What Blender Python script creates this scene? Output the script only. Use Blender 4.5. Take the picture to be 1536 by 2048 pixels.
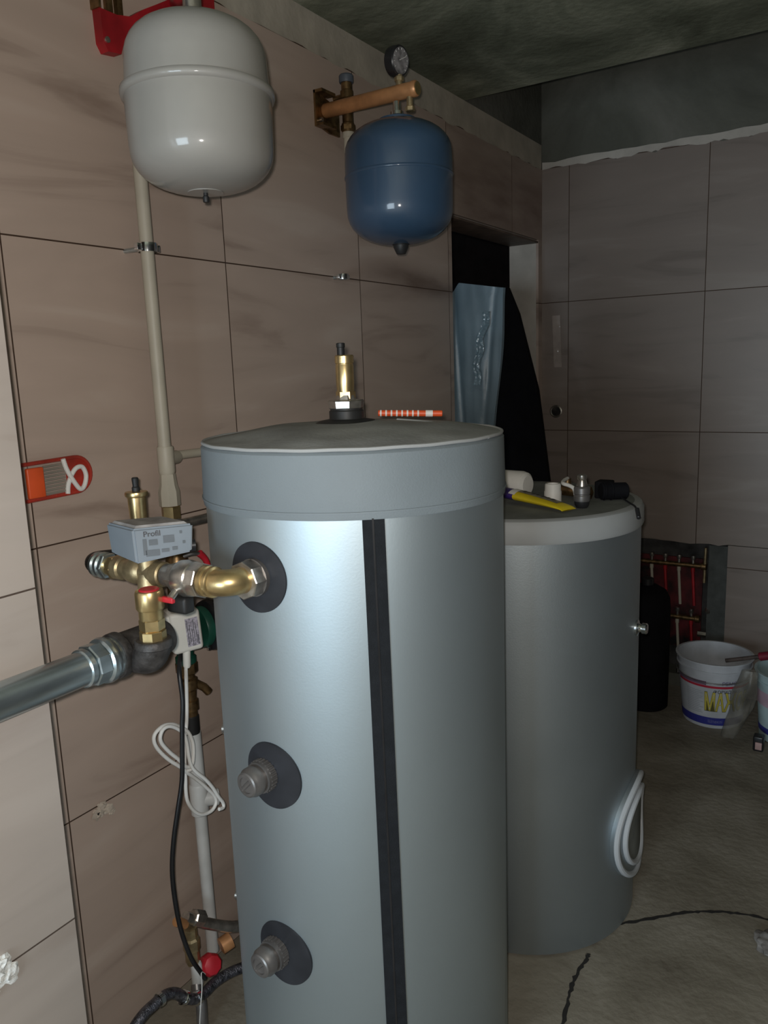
import bpy, bmesh, math, random
from mathutils import Vector, Matrix, noise

for o in list(bpy.data.objects):
    bpy.data.objects.remove(o)
SC = bpy.context.scene
COL = SC.collection
PI = math.pi
rnd = random.Random(7)

# ------------------------------------------------------------------ camera
CAM = Vector((1.4135, 0.0, 1.5319))
yaw, pitch, roll = -0.5681, 0.1822, -0.0361
fwd0 = Vector((math.sin(yaw), math.cos(yaw), 0)); right0 = Vector((math.cos(yaw), -math.sin(yaw), 0)); up0 = Vector((0, 0, 1))
fwd = fwd0 * math.cos(pitch) - up0 * math.sin(pitch)
up1 = up0 * math.cos(pitch) + fwd0 * math.sin(pitch)
right = right0 * math.cos(roll) + up1 * math.sin(roll)
up = up1 * math.cos(roll) - right0 * math.sin(roll)
cd = bpy.data.cameras.new('camera')
cam = bpy.data.objects.new('camera', cd); COL.objects.link(cam)
cd.sensor_fit = 'VERTICAL'; cd.sensor_height = 24.0; cd.sensor_width = 18.0
cd.lens = 1576.6 / 2048 * 24.0
cd.clip_start = 0.01
cam.matrix_world = Matrix(((right.x, up.x, -fwd.x, CAM.x), (right.y, up.y, -fwd.y, CAM.y), (right.z, up.z, -fwd.z, CAM.z), (0, 0, 0, 1)))
SC.camera = cam

# ------------------------------------------------------------------ light
SC.view_settings.view_transform = 'Standard'
SC.view_settings.look = 'None'
SC.view_settings.gamma = 1.0
SC.view_settings.use_curve_mapping = False
SC.view_settings.exposure = 0.15
W = bpy.data.worlds.new('world'); SC.world = W; W.use_nodes = True
W.node_tree.nodes['Background'].inputs[0].default_value = (0.75, 0.88, 1.0, 1)
W.node_tree.nodes['Background'].inputs[1].default_value = 1.0
# the small lamp of the phone that took the picture, a hand's breadth beside the lens
ld = bpy.data.lights.new('phone_lamp', 'POINT'); ld.energy = 44; ld.shadow_soft_size = 0.012; ld.color = (1.0, 0.955, 0.90)
lo = bpy.data.objects.new('phone_lamp', ld); COL.objects.link(lo); lo.location = (1.408, -0.02, 1.555)
# daylight coming in through the window behind the camera
ld = bpy.data.lights.new('window_daylight', 'AREA'); ld.shape = 'RECTANGLE'; ld.size = 1.1; ld.size_y = 1.2
ld.energy = 44; ld.color = (0.72, 0.88, 1.0)
lo = bpy.data.objects.new('window_daylight', ld); COL.objects.link(lo)
lo.location = (1.10, -2.14, 1.05); lo.rotation_euler = (math.radians(90), 0, 0)

# ------------------------------------------------------------------ materials
def newmat(name):
    m = bpy.data.materials.new(name); m.use_nodes = True
    return m, m.node_tree.nodes, m.node_tree.links, m.node_tree.nodes['Principled BSDF']

def mat(name, col, rough=0.5, metal=0.0, var=0.12, scale=14.0, bump=0.0, bscale=60.0, spec=0.5, dark=None, stretch=None, alpha=1.0, trans=0.0, coat=0.0):
    m, N, L, B = newmat(name)
    tc = N.new('ShaderNodeTexCoord'); nz = N.new('ShaderNodeTexNoise'); nz.inputs['Scale'].default_value = scale; nz.inputs['Detail'].default_value = 5
    mp = N.new('ShaderNodeMapping'); L.new(tc.outputs['Object'], mp.inputs[0]); L.new(mp.outputs[0], nz.inputs['Vector'])
    if stretch: mp.inputs['Scale'].default_value = stretch
    cr = N.new('ShaderNodeValToRGB'); L.new(nz.outputs['Fac'], cr.inputs[0])
    d = dark if dark else tuple(c * (1 - 2 * var) for c in col)
    cr.color_ramp.elements[0].position = 0.32; cr.color_ramp.elements[1].position = 0.68
    cr.color_ramp.elements[0].color = (*d, 1); cr.color_ramp.elements[1].color = (*(tuple(min(1, c * (1 + var * .6)) for c in col) if not dark else col), 1)
    L.new(cr.outputs[0], B.inputs['Base Color'])
    B.inputs['Roughness'].default_value = rough; B.inputs['Metallic'].default_value = metal
    B.inputs['Specular IOR Level'].default_value = spec
    B.inputs['Alpha'].default_value = alpha; B.inputs['Transmission Weight'].default_value = trans; B.inputs['Coat Weight'].default_value = coat; B.inputs['Coat Roughness'].default_value = 0.09
    if bump:
        n2 = N.new('ShaderNodeTexNoise'); n2.inputs['Scale'].default_value = bscale; n2.inputs['Detail'].default_value = 4
        L.new(tc.outputs['Object'], n2.inputs['Vector'])
        bp = N.new('ShaderNodeBump'); bp.inputs['Strength'].default_value = bump; bp.inputs['Distance'].default_value = 0.004
        L.new(n2.outputs['Fac'], bp.inputs['Height']); L.new(bp.outputs[0], B.inputs['Normal'])
    return m

def tilemat(name, axis, off, joint=(0.055, 0.030, 0.018), a=(0.475, 0.372, 0.312), b=(0.57, 0.468, 0.40), c=(0.33, 0.245, 0.20), zoff=0.0):
    """beige travertine-look tiles 60 x 60 cm with dark joints; axis 0 = runs along x, 1 = along y"""
    m, N, L, B = newmat(name)
    tc = N.new('ShaderNodeTexCoord'); sp = N.new('ShaderNodeSeparateXYZ'); L.new(tc.outputs['Object'], sp.inputs[0])
    def M(op, x, y=None):
        n = N.new('ShaderNodeMath'); n.operation = op
        for i, v in enumerate((x, y)):
            if v is None: continue
            if isinstance(v, (int, float)): n.inputs[i].default_value = v
            else: L.new(v, n.inputs[i])
        return n.outputs[0]
    u = M('DIVIDE', M('SUBTRACT', sp.outputs[axis], off - 60), 0.6); v = M('DIVIDE', M('ADD', sp.outputs[2], 60 - zoff), 0.6)
    def line(t):
        f = M('FRACT', t); return M('MINIMUM', f, M('SUBTRACT', 1.0, f))
    d = M('MINIMUM', line(u), line(v))
    jm = M('LESS_THAN', d, 0.0026)
    cb = N.new('ShaderNodeCombineXYZ'); L.new(M('FLOOR', u), cb.inputs[0]); L.new(M('FLOOR', v), cb.inputs[1])
    wn = N.new('ShaderNodeTexWhiteNoise'); wn.noise_dimensions = '2D'; L.new(cb.outputs[0], wn.inputs[0])
    # streaks: long in u, short in z, warped
    cv = N.new('ShaderNodeCombineXYZ')
    L.new(M('MULTIPLY', sp.outputs[axis], 1.5), cv.inputs[0]); L.new(M('MULTIPLY', sp.outputs[2], 9.0), cv.inputs[1]); L.new(M('MULTIPLY', wn.outputs['Value'], 7.0), cv.inputs[2])
    nz = N.new('ShaderNodeTexNoise'); nz.inputs['Scale'].default_value = 1.0; nz.inputs['Detail'].default_value = 6; nz.inputs['Distortion'].default_value = 0.9; L.new(cv.outputs[0], nz.inputs['Vector'])
    cr = N.new('ShaderNodeValToRGB'); L.new(nz.outputs['Fac'], cr.inputs[0]); R = cr.color_ramp
    R.elements[0].position = 0.27; R.elements[0].color = (*c, 1); R.elements[1].position = 0.75; R.elements[1].color = (*b, 1)
    e = R.elements.new(0.42); e.color = (*a, 1); e = R.elements.new(0.58); e.color = (*(x * 1.07 for x in a), 1)
    mx = N.new('ShaderNodeMix'); mx.data_type = 'RGBA'; L.new(jm, mx.inputs[0]); L.new(cr.outputs[0], mx.inputs[6]); mx.inputs[7].default_value = (*joint, 1)
    L.new(mx.outputs[2], B.inputs['Base Color'])
    L.new(M('ADD', 0.42, M('MULTIPLY', jm, 0.5)), B.inputs['Roughness'])
    bp = N.new('ShaderNodeBump'); bp.inputs['Strength'].default_value = 0.6; bp.inputs['Distance'].default_value = 0.003; L.new(M('SUBTRACT', 1.0, jm), bp.inputs['Height']); L.new(bp.outputs[0], B.inputs['Normal'])
    return m

def concretemat(name, cols, scale=2.2, bump=0.5, rough=0.95):
    m, N, L, B = newmat(name)
    tc = N.new('ShaderNodeTexCoord')
    n1 = N.new('ShaderNodeTexNoise'); n1.inputs['Scale'].default_value = scale; n1.inputs['Detail'].default_value = 9; n1.inputs['Roughness'].default_value = 0.62; n1.inputs['Distortion'].default_value = 0.5
    L.new(tc.outputs['Object'], n1.inputs['Vector'])
    cr = N.new('ShaderNodeValToRGB'); L.new(n1.outputs['Fac'], cr.inputs[0]); R = cr.color_ramp
    ps = (0.3, 0.45, 0.56, 0.7)
    R.elements[0].position = ps[0]; R.elements[0].color = (*cols[0], 1); R.elements[1].position = ps[3]; R.elements[1].color = (*cols[3], 1)
    e = R.elements.new(ps[1]); e.color = (*cols[1], 1); e = R.elements.new(ps[2]); e.color = (*cols[2], 1)
    L.new(cr.outputs[0], B.inputs['Base Color']); B.inputs['Roughness'].default_value = rough; B.inputs['Specular IOR Level'].default_value = 0.2
    n2 = N.new('ShaderNodeTexNoise'); n2.inputs['Scale'].default_value = 45; n2.inputs['Detail'].default_value = 6; L.new(tc.outputs['Object'], n2.inputs['Vector'])
    bp = N.new('ShaderNodeBump'); bp.inputs['Strength'].default_value = bump; bp.inputs['Distance'].default_value = 0.006
    L.new(n2.outputs['Fac'], bp.inputs['Height']); L.new(bp.outputs[0], B.inputs['Normal'])
    return m

M_tileL = tilemat('tile_left', 1, 0.923)
def add_stain_or_shade(m, y0, y1, z0, slope, w, col):
    """a brown tone fixed on the tile: soak mark along one joint, painted dimming over the doorway"""
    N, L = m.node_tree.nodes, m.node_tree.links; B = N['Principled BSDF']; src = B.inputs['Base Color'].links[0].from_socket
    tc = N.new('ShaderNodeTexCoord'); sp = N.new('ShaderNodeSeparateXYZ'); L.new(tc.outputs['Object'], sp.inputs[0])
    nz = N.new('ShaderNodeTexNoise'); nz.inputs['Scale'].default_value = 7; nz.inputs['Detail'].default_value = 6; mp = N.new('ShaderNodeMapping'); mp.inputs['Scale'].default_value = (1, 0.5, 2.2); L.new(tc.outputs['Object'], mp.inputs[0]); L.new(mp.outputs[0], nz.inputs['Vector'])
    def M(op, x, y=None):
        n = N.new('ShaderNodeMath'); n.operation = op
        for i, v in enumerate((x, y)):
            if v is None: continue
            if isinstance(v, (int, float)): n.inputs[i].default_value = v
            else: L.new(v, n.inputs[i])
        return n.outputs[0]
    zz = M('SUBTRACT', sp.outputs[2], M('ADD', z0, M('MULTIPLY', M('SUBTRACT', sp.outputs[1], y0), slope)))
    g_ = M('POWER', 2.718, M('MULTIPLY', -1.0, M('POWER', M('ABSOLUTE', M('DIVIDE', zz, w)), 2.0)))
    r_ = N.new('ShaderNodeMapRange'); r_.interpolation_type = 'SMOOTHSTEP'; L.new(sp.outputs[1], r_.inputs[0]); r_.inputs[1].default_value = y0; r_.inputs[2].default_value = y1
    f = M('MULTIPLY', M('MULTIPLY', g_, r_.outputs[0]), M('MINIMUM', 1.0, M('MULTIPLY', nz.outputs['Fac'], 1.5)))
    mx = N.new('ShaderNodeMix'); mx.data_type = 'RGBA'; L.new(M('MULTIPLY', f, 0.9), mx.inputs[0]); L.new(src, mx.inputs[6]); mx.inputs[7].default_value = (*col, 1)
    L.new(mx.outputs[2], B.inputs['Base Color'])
add_stain_or_shade(M_tileL, 2.05, 2.45, 1.845, -0.06, 0.045, (0.10, 0.055, 0.035))
add_stain_or_shade(M_tileL, 2.55, 2.95, 2.20, 0.0, 0.22, (0.20, 0.13, 0.10))  # light falling off over the doorway, painted into the tile as darker brown
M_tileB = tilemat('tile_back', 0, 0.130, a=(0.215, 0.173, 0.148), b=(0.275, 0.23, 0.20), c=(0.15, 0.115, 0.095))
M_tileP = tilemat('tile_pier', 1, 0.737, joint=(0.10, 0.07, 0.055), a=(0.52, 0.455, 0.41), b=(0.60, 0.53, 0.48), c=(0.43, 0.355, 0.31))
M_plaster = mat('plaster', (0.50, 0.45, 0.37), 0.9, var=0.10, scale=9, bump=0.5, bscale=30, spec=0.2)
M_jamb = mat('jamb_plaster', (0.50, 0.46, 0.41), 0.9, var=0.10, scale=9, bump=0.5, bscale=30, spec=0.2)
M_conc = concretemat('concrete_ceiling', ((0.07, 0.075, 0.05), (0.15, 0.16, 0.115), (0.26, 0.27, 0.20), (0.44, 0.43, 0.34)))
M_concB = concretemat('concrete_beam', ((0.085, 0.085, 0.07), (0.12, 0.12, 0.10), (0.15, 0.148, 0.125), (0.19, 0.185, 0.16)))
M_floor = concretemat('concrete_floor', ((0.15, 0.13, 0.10), (0.215, 0.192, 0.15), (0.265, 0.24, 0.192), (0.33, 0.30, 0.25)), scale=3.0)
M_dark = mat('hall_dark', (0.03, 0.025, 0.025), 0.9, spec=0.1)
M_tank = mat('silver_vinyl', (0.465, 0.535, 0.57), 0.50, 0.85, var=0.02, scale=4, bump=0.03, bscale=260, spec=0.4)
M_cap = mat('grey_leatherette', (0.185, 0.215, 0.232), 0.62, 0.0, var=0.04, scale=7, bump=0.12, bscale=300, spec=0.35)
M_lid = mat('grey_lid', (0.30, 0.31, 0.305), 0.7, 0.0, var=0.15, scale=9, bump=0.2, bscale=120, spec=0.3)
M_ring = mat('pale_ring', (0.50, 0.52, 0.54), 0.4, 0.0, var=0.03)
M_tank2 = mat('grey_vinyl', (0.40, 0.445, 0.47), 0.50, 0.88, var=0.04, scale=4, bump=0.05, bscale=260, spec=0.35)
M_cap2 = mat('light_grey_vinyl', (0.36, 0.37, 0.37), 0.55, 0.0, var=0.04, scale=7, spec=0.35)
M_lid2 = mat('dusty_lid', (0.20, 0.21, 0.195), 0.8, 0.0, var=0.15, scale=11, spec=0.2)
M_velcro = mat('black_velcro', (0.014, 0.016, 0.019), 0.9, var=0.1, scale=50, bump=0.3, bscale=500, spec=0.2)
M_rosette = mat('black_rosette', (0.028, 0.030, 0.036), 0.5, var=0.15, scale=20, spec=0.3)
M_rubber = mat('black_rubber', (0.022, 0.022, 0.022), 0.5, var=0.2, spec=0.35)
M_blackp = mat('black_plastic', (0.018, 0.018, 0.020), 0.35, var=0.2, spec=0.5)
M_brass = mat('brass', (0.66, 0.49, 0.24), 0.32, 0.9, var=0.13, scale=40)
M_brassd = mat('dull_brass', (0.48, 0.37, 0.21), 0.42, 0.75, var=0.2, scale=50, bump=0.2)
M_bronze = mat('dark_bronze', (0.30, 0.19, 0.09), 0.35, 0.85, var=0.3, scale=50)
M_copper = mat('copper_brass', (0.62, 0.30, 0.13), 0.42, 0.35, var=0.12, scale=30)
M_nickel = mat('nickel', (0.56, 0.52, 0.47), 0.3, 0.9, var=0.2, scale=50)
M_zinc = mat('zinc_steel', (0.55, 0.63, 0.66), 0.28, 0.9, var=0.2, scale=25, stretch=(1, 0.2, 1))
M_iron = mat('malleable_iron', (0.085, 0.078, 0.075), 0.55, 0.45, var=0.35, scale=35, bump=0.5, bscale=90)
M_steel = mat('worn_steel', (0.20, 0.19, 0.185), 0.40, 0.6, var=0.10, scale=30)
M_chrome = mat('chrome', (0.75, 0.77, 0.78), 0.15, 1.0, var=0.05)
M_gvessel = mat('grey_enamel', (0.30, 0.285, 0.26), 0.5, 0.0, var=0.02, coat=0.7)
M_bvessel = mat('blue_enamel', (0.033, 0.070, 0.125), 0.5, 0.0, var=0.03, coat=0.7)
M_red = mat('red_paint', (0.42, 0.012, 0.02), 0.5, var=0.2)
M_redp = mat('red_plastic', (0.55, 0.02, 0.035), 0.4, var=0.1)
M_pp = mat('beige_plastic_pipe', (0.46, 0.42, 0.34), 0.5, var=0.05)
M_ppw = mat('white_plastic_pipe', (0.62, 0.63, 0.62), 0.45, var=0.06)
M_box = mat('cream_plastic', (0.66, 0.63, 0.57), 0.5, var=0.04)
M_cord = mat('white_cord', (0.80, 0.79, 0.76), 0.5, var=0.03)
M_label = mat('label_violet', (0.42, 0.38, 0.44), 0.5, var=0.3, scale=200)
M_greyp = mat('grey_blue_plastic', (0.205, 0.235, 0.265), 0.55, var=0.05)
M_greyt = mat('dusty_grey_top', (0.33, 0.31, 0.30), 0.8, var=0.2, scale=30)
M_ink = mat('dark_ink', (0.06, 0.06, 0.065), 0.6)
M_green = mat('green_paint', (0.012, 0.085, 0.055), 0.4, var=0.2)
M_orange = mat('orange_plastic', (0.75, 0.10, 0.025), 0.45, var=0.1)
M_white = mat('white_plastic', (0.72, 0.70, 0.66), 0.5, var=0.05)
M_yellow = mat('yellow_film', (0.75, 0.58, 0.02), 0.35, var=0.1)
M_purple = mat('purple_print', (0.05, 0.025, 0.20), 0.4, var=0.2)
M_hatch = mat('grey_wire', (0.36, 0.32, 0.27), 0.4, 0.3)
M_bfilm = mat('blue_film', (0.15, 0.215, 0.26), 0.38, var=0.10, scale=6, bump=0.6, bscale=18, spec=0.5)
M_flat_black = mat('black_flat', (0.006, 0.006, 0.008), 0.8, var=0.2, spec=0.15)
M_foam = mat('white_foam', (0.80, 0.80, 0.77), 0.9, var=0.05, bump=0.8, bscale=120)
M_dab = mat('beige_plaster_dab', (0.56, 0.48, 0.40), 0.9, var=0.1, bump=0.6, bscale=90)
M_bucket = mat('white_bucket', (0.56, 0.58, 0.62), 0.4, var=0.10, scale=12)
M_bluep = mat('blue_print', (0.035, 0.04, 0.26), 0.45, var=0.1)
M_redpr = mat('red_print', (0.50, 0.03, 0.06), 0.45, var=0.1)
M_yelpr = mat('yellow_print', (0.60, 0.50, 0.08), 0.45, var=0.1)
M_olive = mat('olive_print', (0.12, 0.11, 0.03), 0.5)
M_cyan = mat('pale_cyan_bucket', (0.45, 0.58, 0.60), 0.4, var=0.1)
M_wood = mat('dark_wood', (0.09, 0.065, 0.055), 0.7, var=0.3, scale=30)
M_foamg = mat('grey_insulation', (0.085, 0.09, 0.085), 0.9, var=0.15, scale=20, bump=0.5)
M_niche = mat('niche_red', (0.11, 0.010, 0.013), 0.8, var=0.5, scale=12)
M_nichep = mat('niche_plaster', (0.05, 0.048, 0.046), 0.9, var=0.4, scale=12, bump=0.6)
M_stone = mat('rubble', (0.20, 0.19, 0.18), 0.95, var=0.3, bump=0.8, bscale=60)
M_crack = mat('crack_dirt', (0.022, 0.020, 0.018), 0.95)
M_bag = mat('dirty_clear_bag', (0.26, 0.24, 0.20), 0.35, var=0.3, scale=14, bump=0.8, bscale=25, alpha=0.42)
M_redbag = mat('red_clear_plastic', (0.60, 0.05, 0.03), 0.25, var=0.2, alpha=0.62)
M_clear = mat('clear_plastic', (0.60, 0.50, 0.44), 0.2, var=0.1, alpha=0.16)
M_glint_strip = mat('glint_strip', (0.50, 0.42, 0.37), 0.10, var=0.1, bump=1.0, bscale=40, alpha=0.75)
M_glass, N_, L_, B_ = newmat('window_glass'); B_.inputs['Transmission Weight'].default_value = 1; B_.inputs['Roughness'].default_value = 0.02; B_.inputs['Base Color'].default_value = (0.9, 0.97, 1, 1); B_.inputs['IOR'].default_value = 1.05

# ------------------------------------------------------------------ geometry
def basis(axis):
    a = Vector(axis).normalized()
    t = Vector((0, 0, 1)) if abs(a.z) < 0.95 else Vector((1, 0, 0))
    u = t.cross(a).normalized(); v = a.cross(u)
    return u, v, a

class G:
    def __init__(s): s.bm = bmesh.new()
    def ring(s, c, u, v, r, n, ph=0.0):
        c = Vector(c)
        return [s.bm.verts.new(c + u * (r * math.cos(ph + 2 * PI * i / n)) + v * (r * math.sin(ph + 2 * PI * i / n))) for i in range(n)]
    def bridge(s, a, b):
        n = len(a)
        for i in range(n):
            s.bm.faces.new((a[i], a[(i + 1) % n], b[(i + 1) % n], b[i]))
    def cap(s, r, flip=False):
        s.bm.faces.new(list(reversed(r)) if flip else r)
    def lathe(s, prof, origin=(0, 0, 0), axis=(0, 0, 1), n=40, ph=0.0, caps=True):
        """prof: (radius, height) pairs along the axis"""
        u, v, a = basis(axis); o = Vector(origin); prev = None; first = None
        for r, h in prof:
            k = s.ring(o + a * h, u, v, max(r, 1e-4), n, ph)
            if prev: s.bridge(prev, k)
            else: first = k
            prev = k
        if caps: s.cap(first, True); s.cap(prev)
        return s
    def cyl(s, p, q, r, n=32, r2=None, bev=0.0):
        p, q = Vector(p), Vector(q); h = (q - p).length; r2 = r if r2 is None else r2
        pr = [(r, 0), (r2, h)] if not bev else [(r - bev, 0), (r, bev), (r2, h - bev), (r2 - bev, h)]
        return s.lathe(pr, p, q - p, n)
    def hexn(s, p, q, r, n=6, bev=0.0015, ph=0.0):
        p, q = Vector(p), Vector(q); h = (q - p).length
        return s.lathe([(r - bev, 0), (r, bev), (r, h - bev), (r - bev, h)], p, q - p, n, ph)
    def box(s, lo, hi, bev=0.0, mtx=None):
        x0, y0, z0 = lo; x1, y1, z1 = hi
        vs = [s.bm.verts.new(Vector(p)) for p in ((x0, y0, z0), (x1, y0, z0), (x1, y1, z0), (x0, y1, z0), (x0, y0, z1), (x1, y0, z1), (x1, y1, z1), (x0, y1, z1))]
        fs = [s.bm.faces.new([vs[i] for i in f]) for f in ((3, 2, 1, 0), (4, 5, 6, 7), (0, 1, 5, 4), (1, 2, 6, 5), (2, 3, 7, 6), (3, 0, 4, 7))]
        if bev:
            es = list({e for f in fs for e in f.edges})
            r = bmesh.ops.bevel(s.bm, geom=es, offset=bev, segments=3, affect='EDGES', profile=0.5)
            vs = list({v for f in r['faces'] for v in f.verts} | {v for v in vs if v.is_valid})
        if mtx is not None: bmesh.ops.transform(s.bm, matrix=mtx, verts=[v for v in vs if v.is_valid])
        return s
    def tube(s, pts, r, n=10, closed=False, smooth=0, caps=True):
        P = [Vector(p) for p in pts]
        if smooth: P = catmull(P, smooth)
        rr = r if callable(r) else (lambda t: r)
        m = len(P); prev = None; first = None; u = None
        for i, p in enumerate(P):
            d = (P[min(i + 1, m - 1)] - P[max(i - 1, 0)]).normalized()
            if u is None: u = basis(d)[0]
            u = (u - d * u.dot(d)).normalized(); v = d.cross(u)
            k = s.ring(p, u, v, rr(i / (m - 1)), n)
            if prev: s.bridge(prev, k)
            else: first = k
            prev = k
        if caps: s.cap(first, True); s.cap(prev)
        return s
    def prism(s, pts2, f0, f1):
        """closed outline; f0/f1 map a 2D point to the two faces in 3D"""
        a = [s.bm.verts.new(Vector(f0(*p))) for p in pts2]; b = [s.bm.verts.new(Vector(f1(*p))) for p in pts2]
        s.bridge(a, b); s.cap(a, True); s.cap(b); return s
    def blob(s, c, r, sub=3, amp=0.25, freq=2.0, seed=0.0, sc=(1, 1, 1)):
        k = bmesh.ops.create_icosphere(s.bm, subdivisions=sub, radius=1.0)
        for v in k['verts']:
            d = v.co.normalized(); f = 1 + amp * noise.noise(d * freq + Vector((seed, seed * 2, 0)))
            v.co = Vector(c) + Vector((d.x * r * sc[0] * f, d.y * r * sc[1] * f, d.z * r * sc[2] * f))
        return s
    def sheet(s, nu, nv, fn, thick=0.0):
        g = [[s.bm.verts.new(Vector(fn(i / nu, j / nv))) for j in range(nv + 1)] for i in range(nu + 1)]
        for i in range(nu):
            for j in range(nv): s.bm.faces.new((g[i][j], g[i + 1][j], g[i + 1][j + 1], g[i][j + 1]))
        if thick:
            s.bm.normal_update()
            bmesh.ops.solidify(s.bm, geom=list(s.bm.faces), thickness=thick)
        return s
    def done(s, name, m, parent=None, ang=32):
        bmesh.ops.recalc_face_normals(s.bm, faces=s.bm.faces)
        me = bpy.data.meshes.new(name); s.bm.to_mesh(me); s.bm.free()
        for p in me.polygons: p.use_smooth = True
        try: me.set_sharp_from_angle(angle=math.radians(ang))
        except Exception: pass
        for x in (m if isinstance(m, (list, tuple)) else [m]): me.materials.append(x)
        o = bpy.data.objects.new(name, me); COL.objects.link(o)
        if parent is not None:
            o.parent = parent
            # meshes are modelled in world space; a top-level Empty sits at its thing's base
            if parent.type == 'EMPTY': o.matrix_parent_inverse = Matrix.Translation(-Vector(parent.location))
        return o

def catmull(P, k):
    out = []
    for i in range(len(P) - 1):
        p0 = P[max(i - 1, 0)]; p1 = P[i]; p2 = P[i + 1]; p3 = P[min(i + 2, len(P) - 1)]
        for j in range(k):
            t = j / k
            out.append(0.5 * ((2 * p1) + (p2 - p0) * t + (2 * p0 - 5 * p1 + 4 * p2 - p3) * t * t + (3 * p1 - p0 - 3 * p2 + p3) * t ** 3))
    out.append(P[-1]); return out

def tag(o, label=None, cat=None, group=None, kind=None):
    if label: o['label'] = label
    if cat: o['category'] = cat
    if group: o['group'] = group
    if kind: o['kind'] = kind
    return o
def thing(name, label, cat, loc=(0, 0, 0), group=None):
    o = bpy.data.objects.new(name, None); COL.objects.link(o); o.location = loc; o.empty_display_size = 0.05
    return tag(o, label, cat, group)
def arc(c, r, a0, a1, n, e1, e2):
    c, e1, e2 = Vector(c), Vector(e1), Vector(e2)
    return [c + e1 * (r * math.cos(a0 + (a1 - a0) * i / n)) + e2 * (r * math.sin(a0 + (a1 - a0) * i / n)) for i in range(n + 1)]
def superq(r, h, e=2.6, n=10):
    """rounded shoulder: from (r,0) up to (0,h)"""
    return [(r * math.cos(t) ** (2 / e), h * math.sin(t) ** (2 / e)) for t in [PI / 2 * i / n for i in range(n)]] + [(0.0005, h)]
def text_mesh(body, size, name, m, place, parent, depth=0.0, bold=0.0, sx=1.0):
    cu = bpy.data.curves.new('t', 'FONT'); cu.body = body; cu.size = size; cu.align_x = 'CENTER'; cu.align_y = 'CENTER'; cu.offset = bold
    t = bpy.data.objects.new('t', cu); COL.objects.link(t)
    bpy.context.view_layer.update()
    me = bpy.data.meshes.new_from_object(t.evaluated_get(bpy.context.evaluated_depsgraph_get()))
    bpy.data.objects.remove(t)
    g = G(); g.bm.from_mesh(me)
    bmesh.ops.triangulate(g.bm, faces=g.bm.faces)
    for v in g.bm.verts: v.co = Vector(place(v.co.x * sx, v.co.y))
    return g.done(name, m, parent)

# ================================================================== SETTING
YB, HC = 3.675, 2.505
def jag(a, b, z, amp, n, seed):
    r = random.Random(seed); return [(a + (b - a) * i / n, z + r.uniform(-amp, amp)) for i in range(n + 1)]
g = G(); g.box((-2.4, -2.3, -0.1), (3.1, 5.2, 0)); tag(g.done('floor', M_floor), kind='structure')
g = G(); g.box((-2.4, -2.3, HC), (3.1, 2.885, 2.62)); g.box((-2.4, 2.885, 2.84), (3.1, 5.2, 2.95)); g.box((-2.4, 2.80, 2.62), (3.1, 2.885, 2.84))
tag(g.done('ceiling', M_conc), kind='structure')
# left wall with its doorway
TH = 0.145
g = G()
g.box((-TH, -2.2, 0), (-0.012, 2.752, 2.50)); g.box((-TH, 3.63, 0), (-0.012, YB, 2.50)); g.box((-TH, 2.752, 2.078), (-0.012, 3.63, 2.50))
wl = tag(g.done('wall_left', M_jamb), kind='structure')
g = G(); g.box((-TH, 2.885, 2.50), (-0.004, YB, 2.84)); g.done('concrete_beam', M_concB, wl)
top = jag(-2.2, YB, 2.398, 0.006, 150, 3)
out1 = [(-2.2, 0), (2.752, 0), (2.752, 2.085), (3.63, 2.085), (3.63, 0), (YB, 0)] + list(reversed(top))
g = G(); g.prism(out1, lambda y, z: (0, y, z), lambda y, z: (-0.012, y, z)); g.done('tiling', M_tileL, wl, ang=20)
lo_ = jag(-2.2, YB, 2.392, 0.008, 90, 5)
g = G(); g.prism(lo_ + [(YB, HC), (-2.2, HC)], lambda y, z: (-0.003, y, z), lambda y, z: (-0.012, y, z)); g.done('plaster_band', M_plaster, wl)
g = G(); g.box((-TH, 2.752, 2.070), (-0.001, 3.63, 2.078), 0.001); g.done('lintel_soffit', M_bronze if False else mat('soffit_tile', (0.14, 0.095, 0.07), 0.6, var=0.2, scale=12), wl)
# the tiled pier that stands forward of the left wall, nearest the camera
g = G(); g.box((0.0005, -2.2, 0), (0.27, 0.737, HC), 0.0015); tag(g.done('wall_pier', M_tileP), kind='structure')
# hall beyond the doorway
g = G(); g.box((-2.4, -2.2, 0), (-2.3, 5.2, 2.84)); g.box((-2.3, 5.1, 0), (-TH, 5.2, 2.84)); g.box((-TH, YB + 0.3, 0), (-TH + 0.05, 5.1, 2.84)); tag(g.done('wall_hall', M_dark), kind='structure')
# back wall with the manifold recess
NX0, NX1, NZ0, NZ1 = 0.30, 0.866, 0.06, 0.700
g = G()
g.box((-TH, YB + 0.012, 0), (NX0, YB + 0.3, 2.84)); g.box((NX1, YB + 0.012, 0), (3.1, YB + 0.3, 2.84))
g.box((NX0, YB + 0.012, NZ1), (NX1, YB + 0.3, 2.84)); g.box((NX0, YB + 0.012, 0), (NX1, YB + 0.3, NZ0)); g.box((NX0, YB + 0.14, NZ0), (NX1, YB + 0.3, NZ1))
wb = tag(g.done('wall_back', M_concB), kind='structure')
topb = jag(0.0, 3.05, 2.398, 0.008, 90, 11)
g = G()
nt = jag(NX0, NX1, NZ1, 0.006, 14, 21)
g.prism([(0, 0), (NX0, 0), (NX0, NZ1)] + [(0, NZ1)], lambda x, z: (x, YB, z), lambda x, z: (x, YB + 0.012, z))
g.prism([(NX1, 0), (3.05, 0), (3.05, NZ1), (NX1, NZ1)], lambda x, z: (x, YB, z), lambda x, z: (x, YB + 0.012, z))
g.prism([(0, NZ1)] + nt + [(3.05, NZ1)] + list(reversed(topb)), lambda x, z: (x, YB, z), lambda x, z: (x, YB + 0.012, z))
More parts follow.
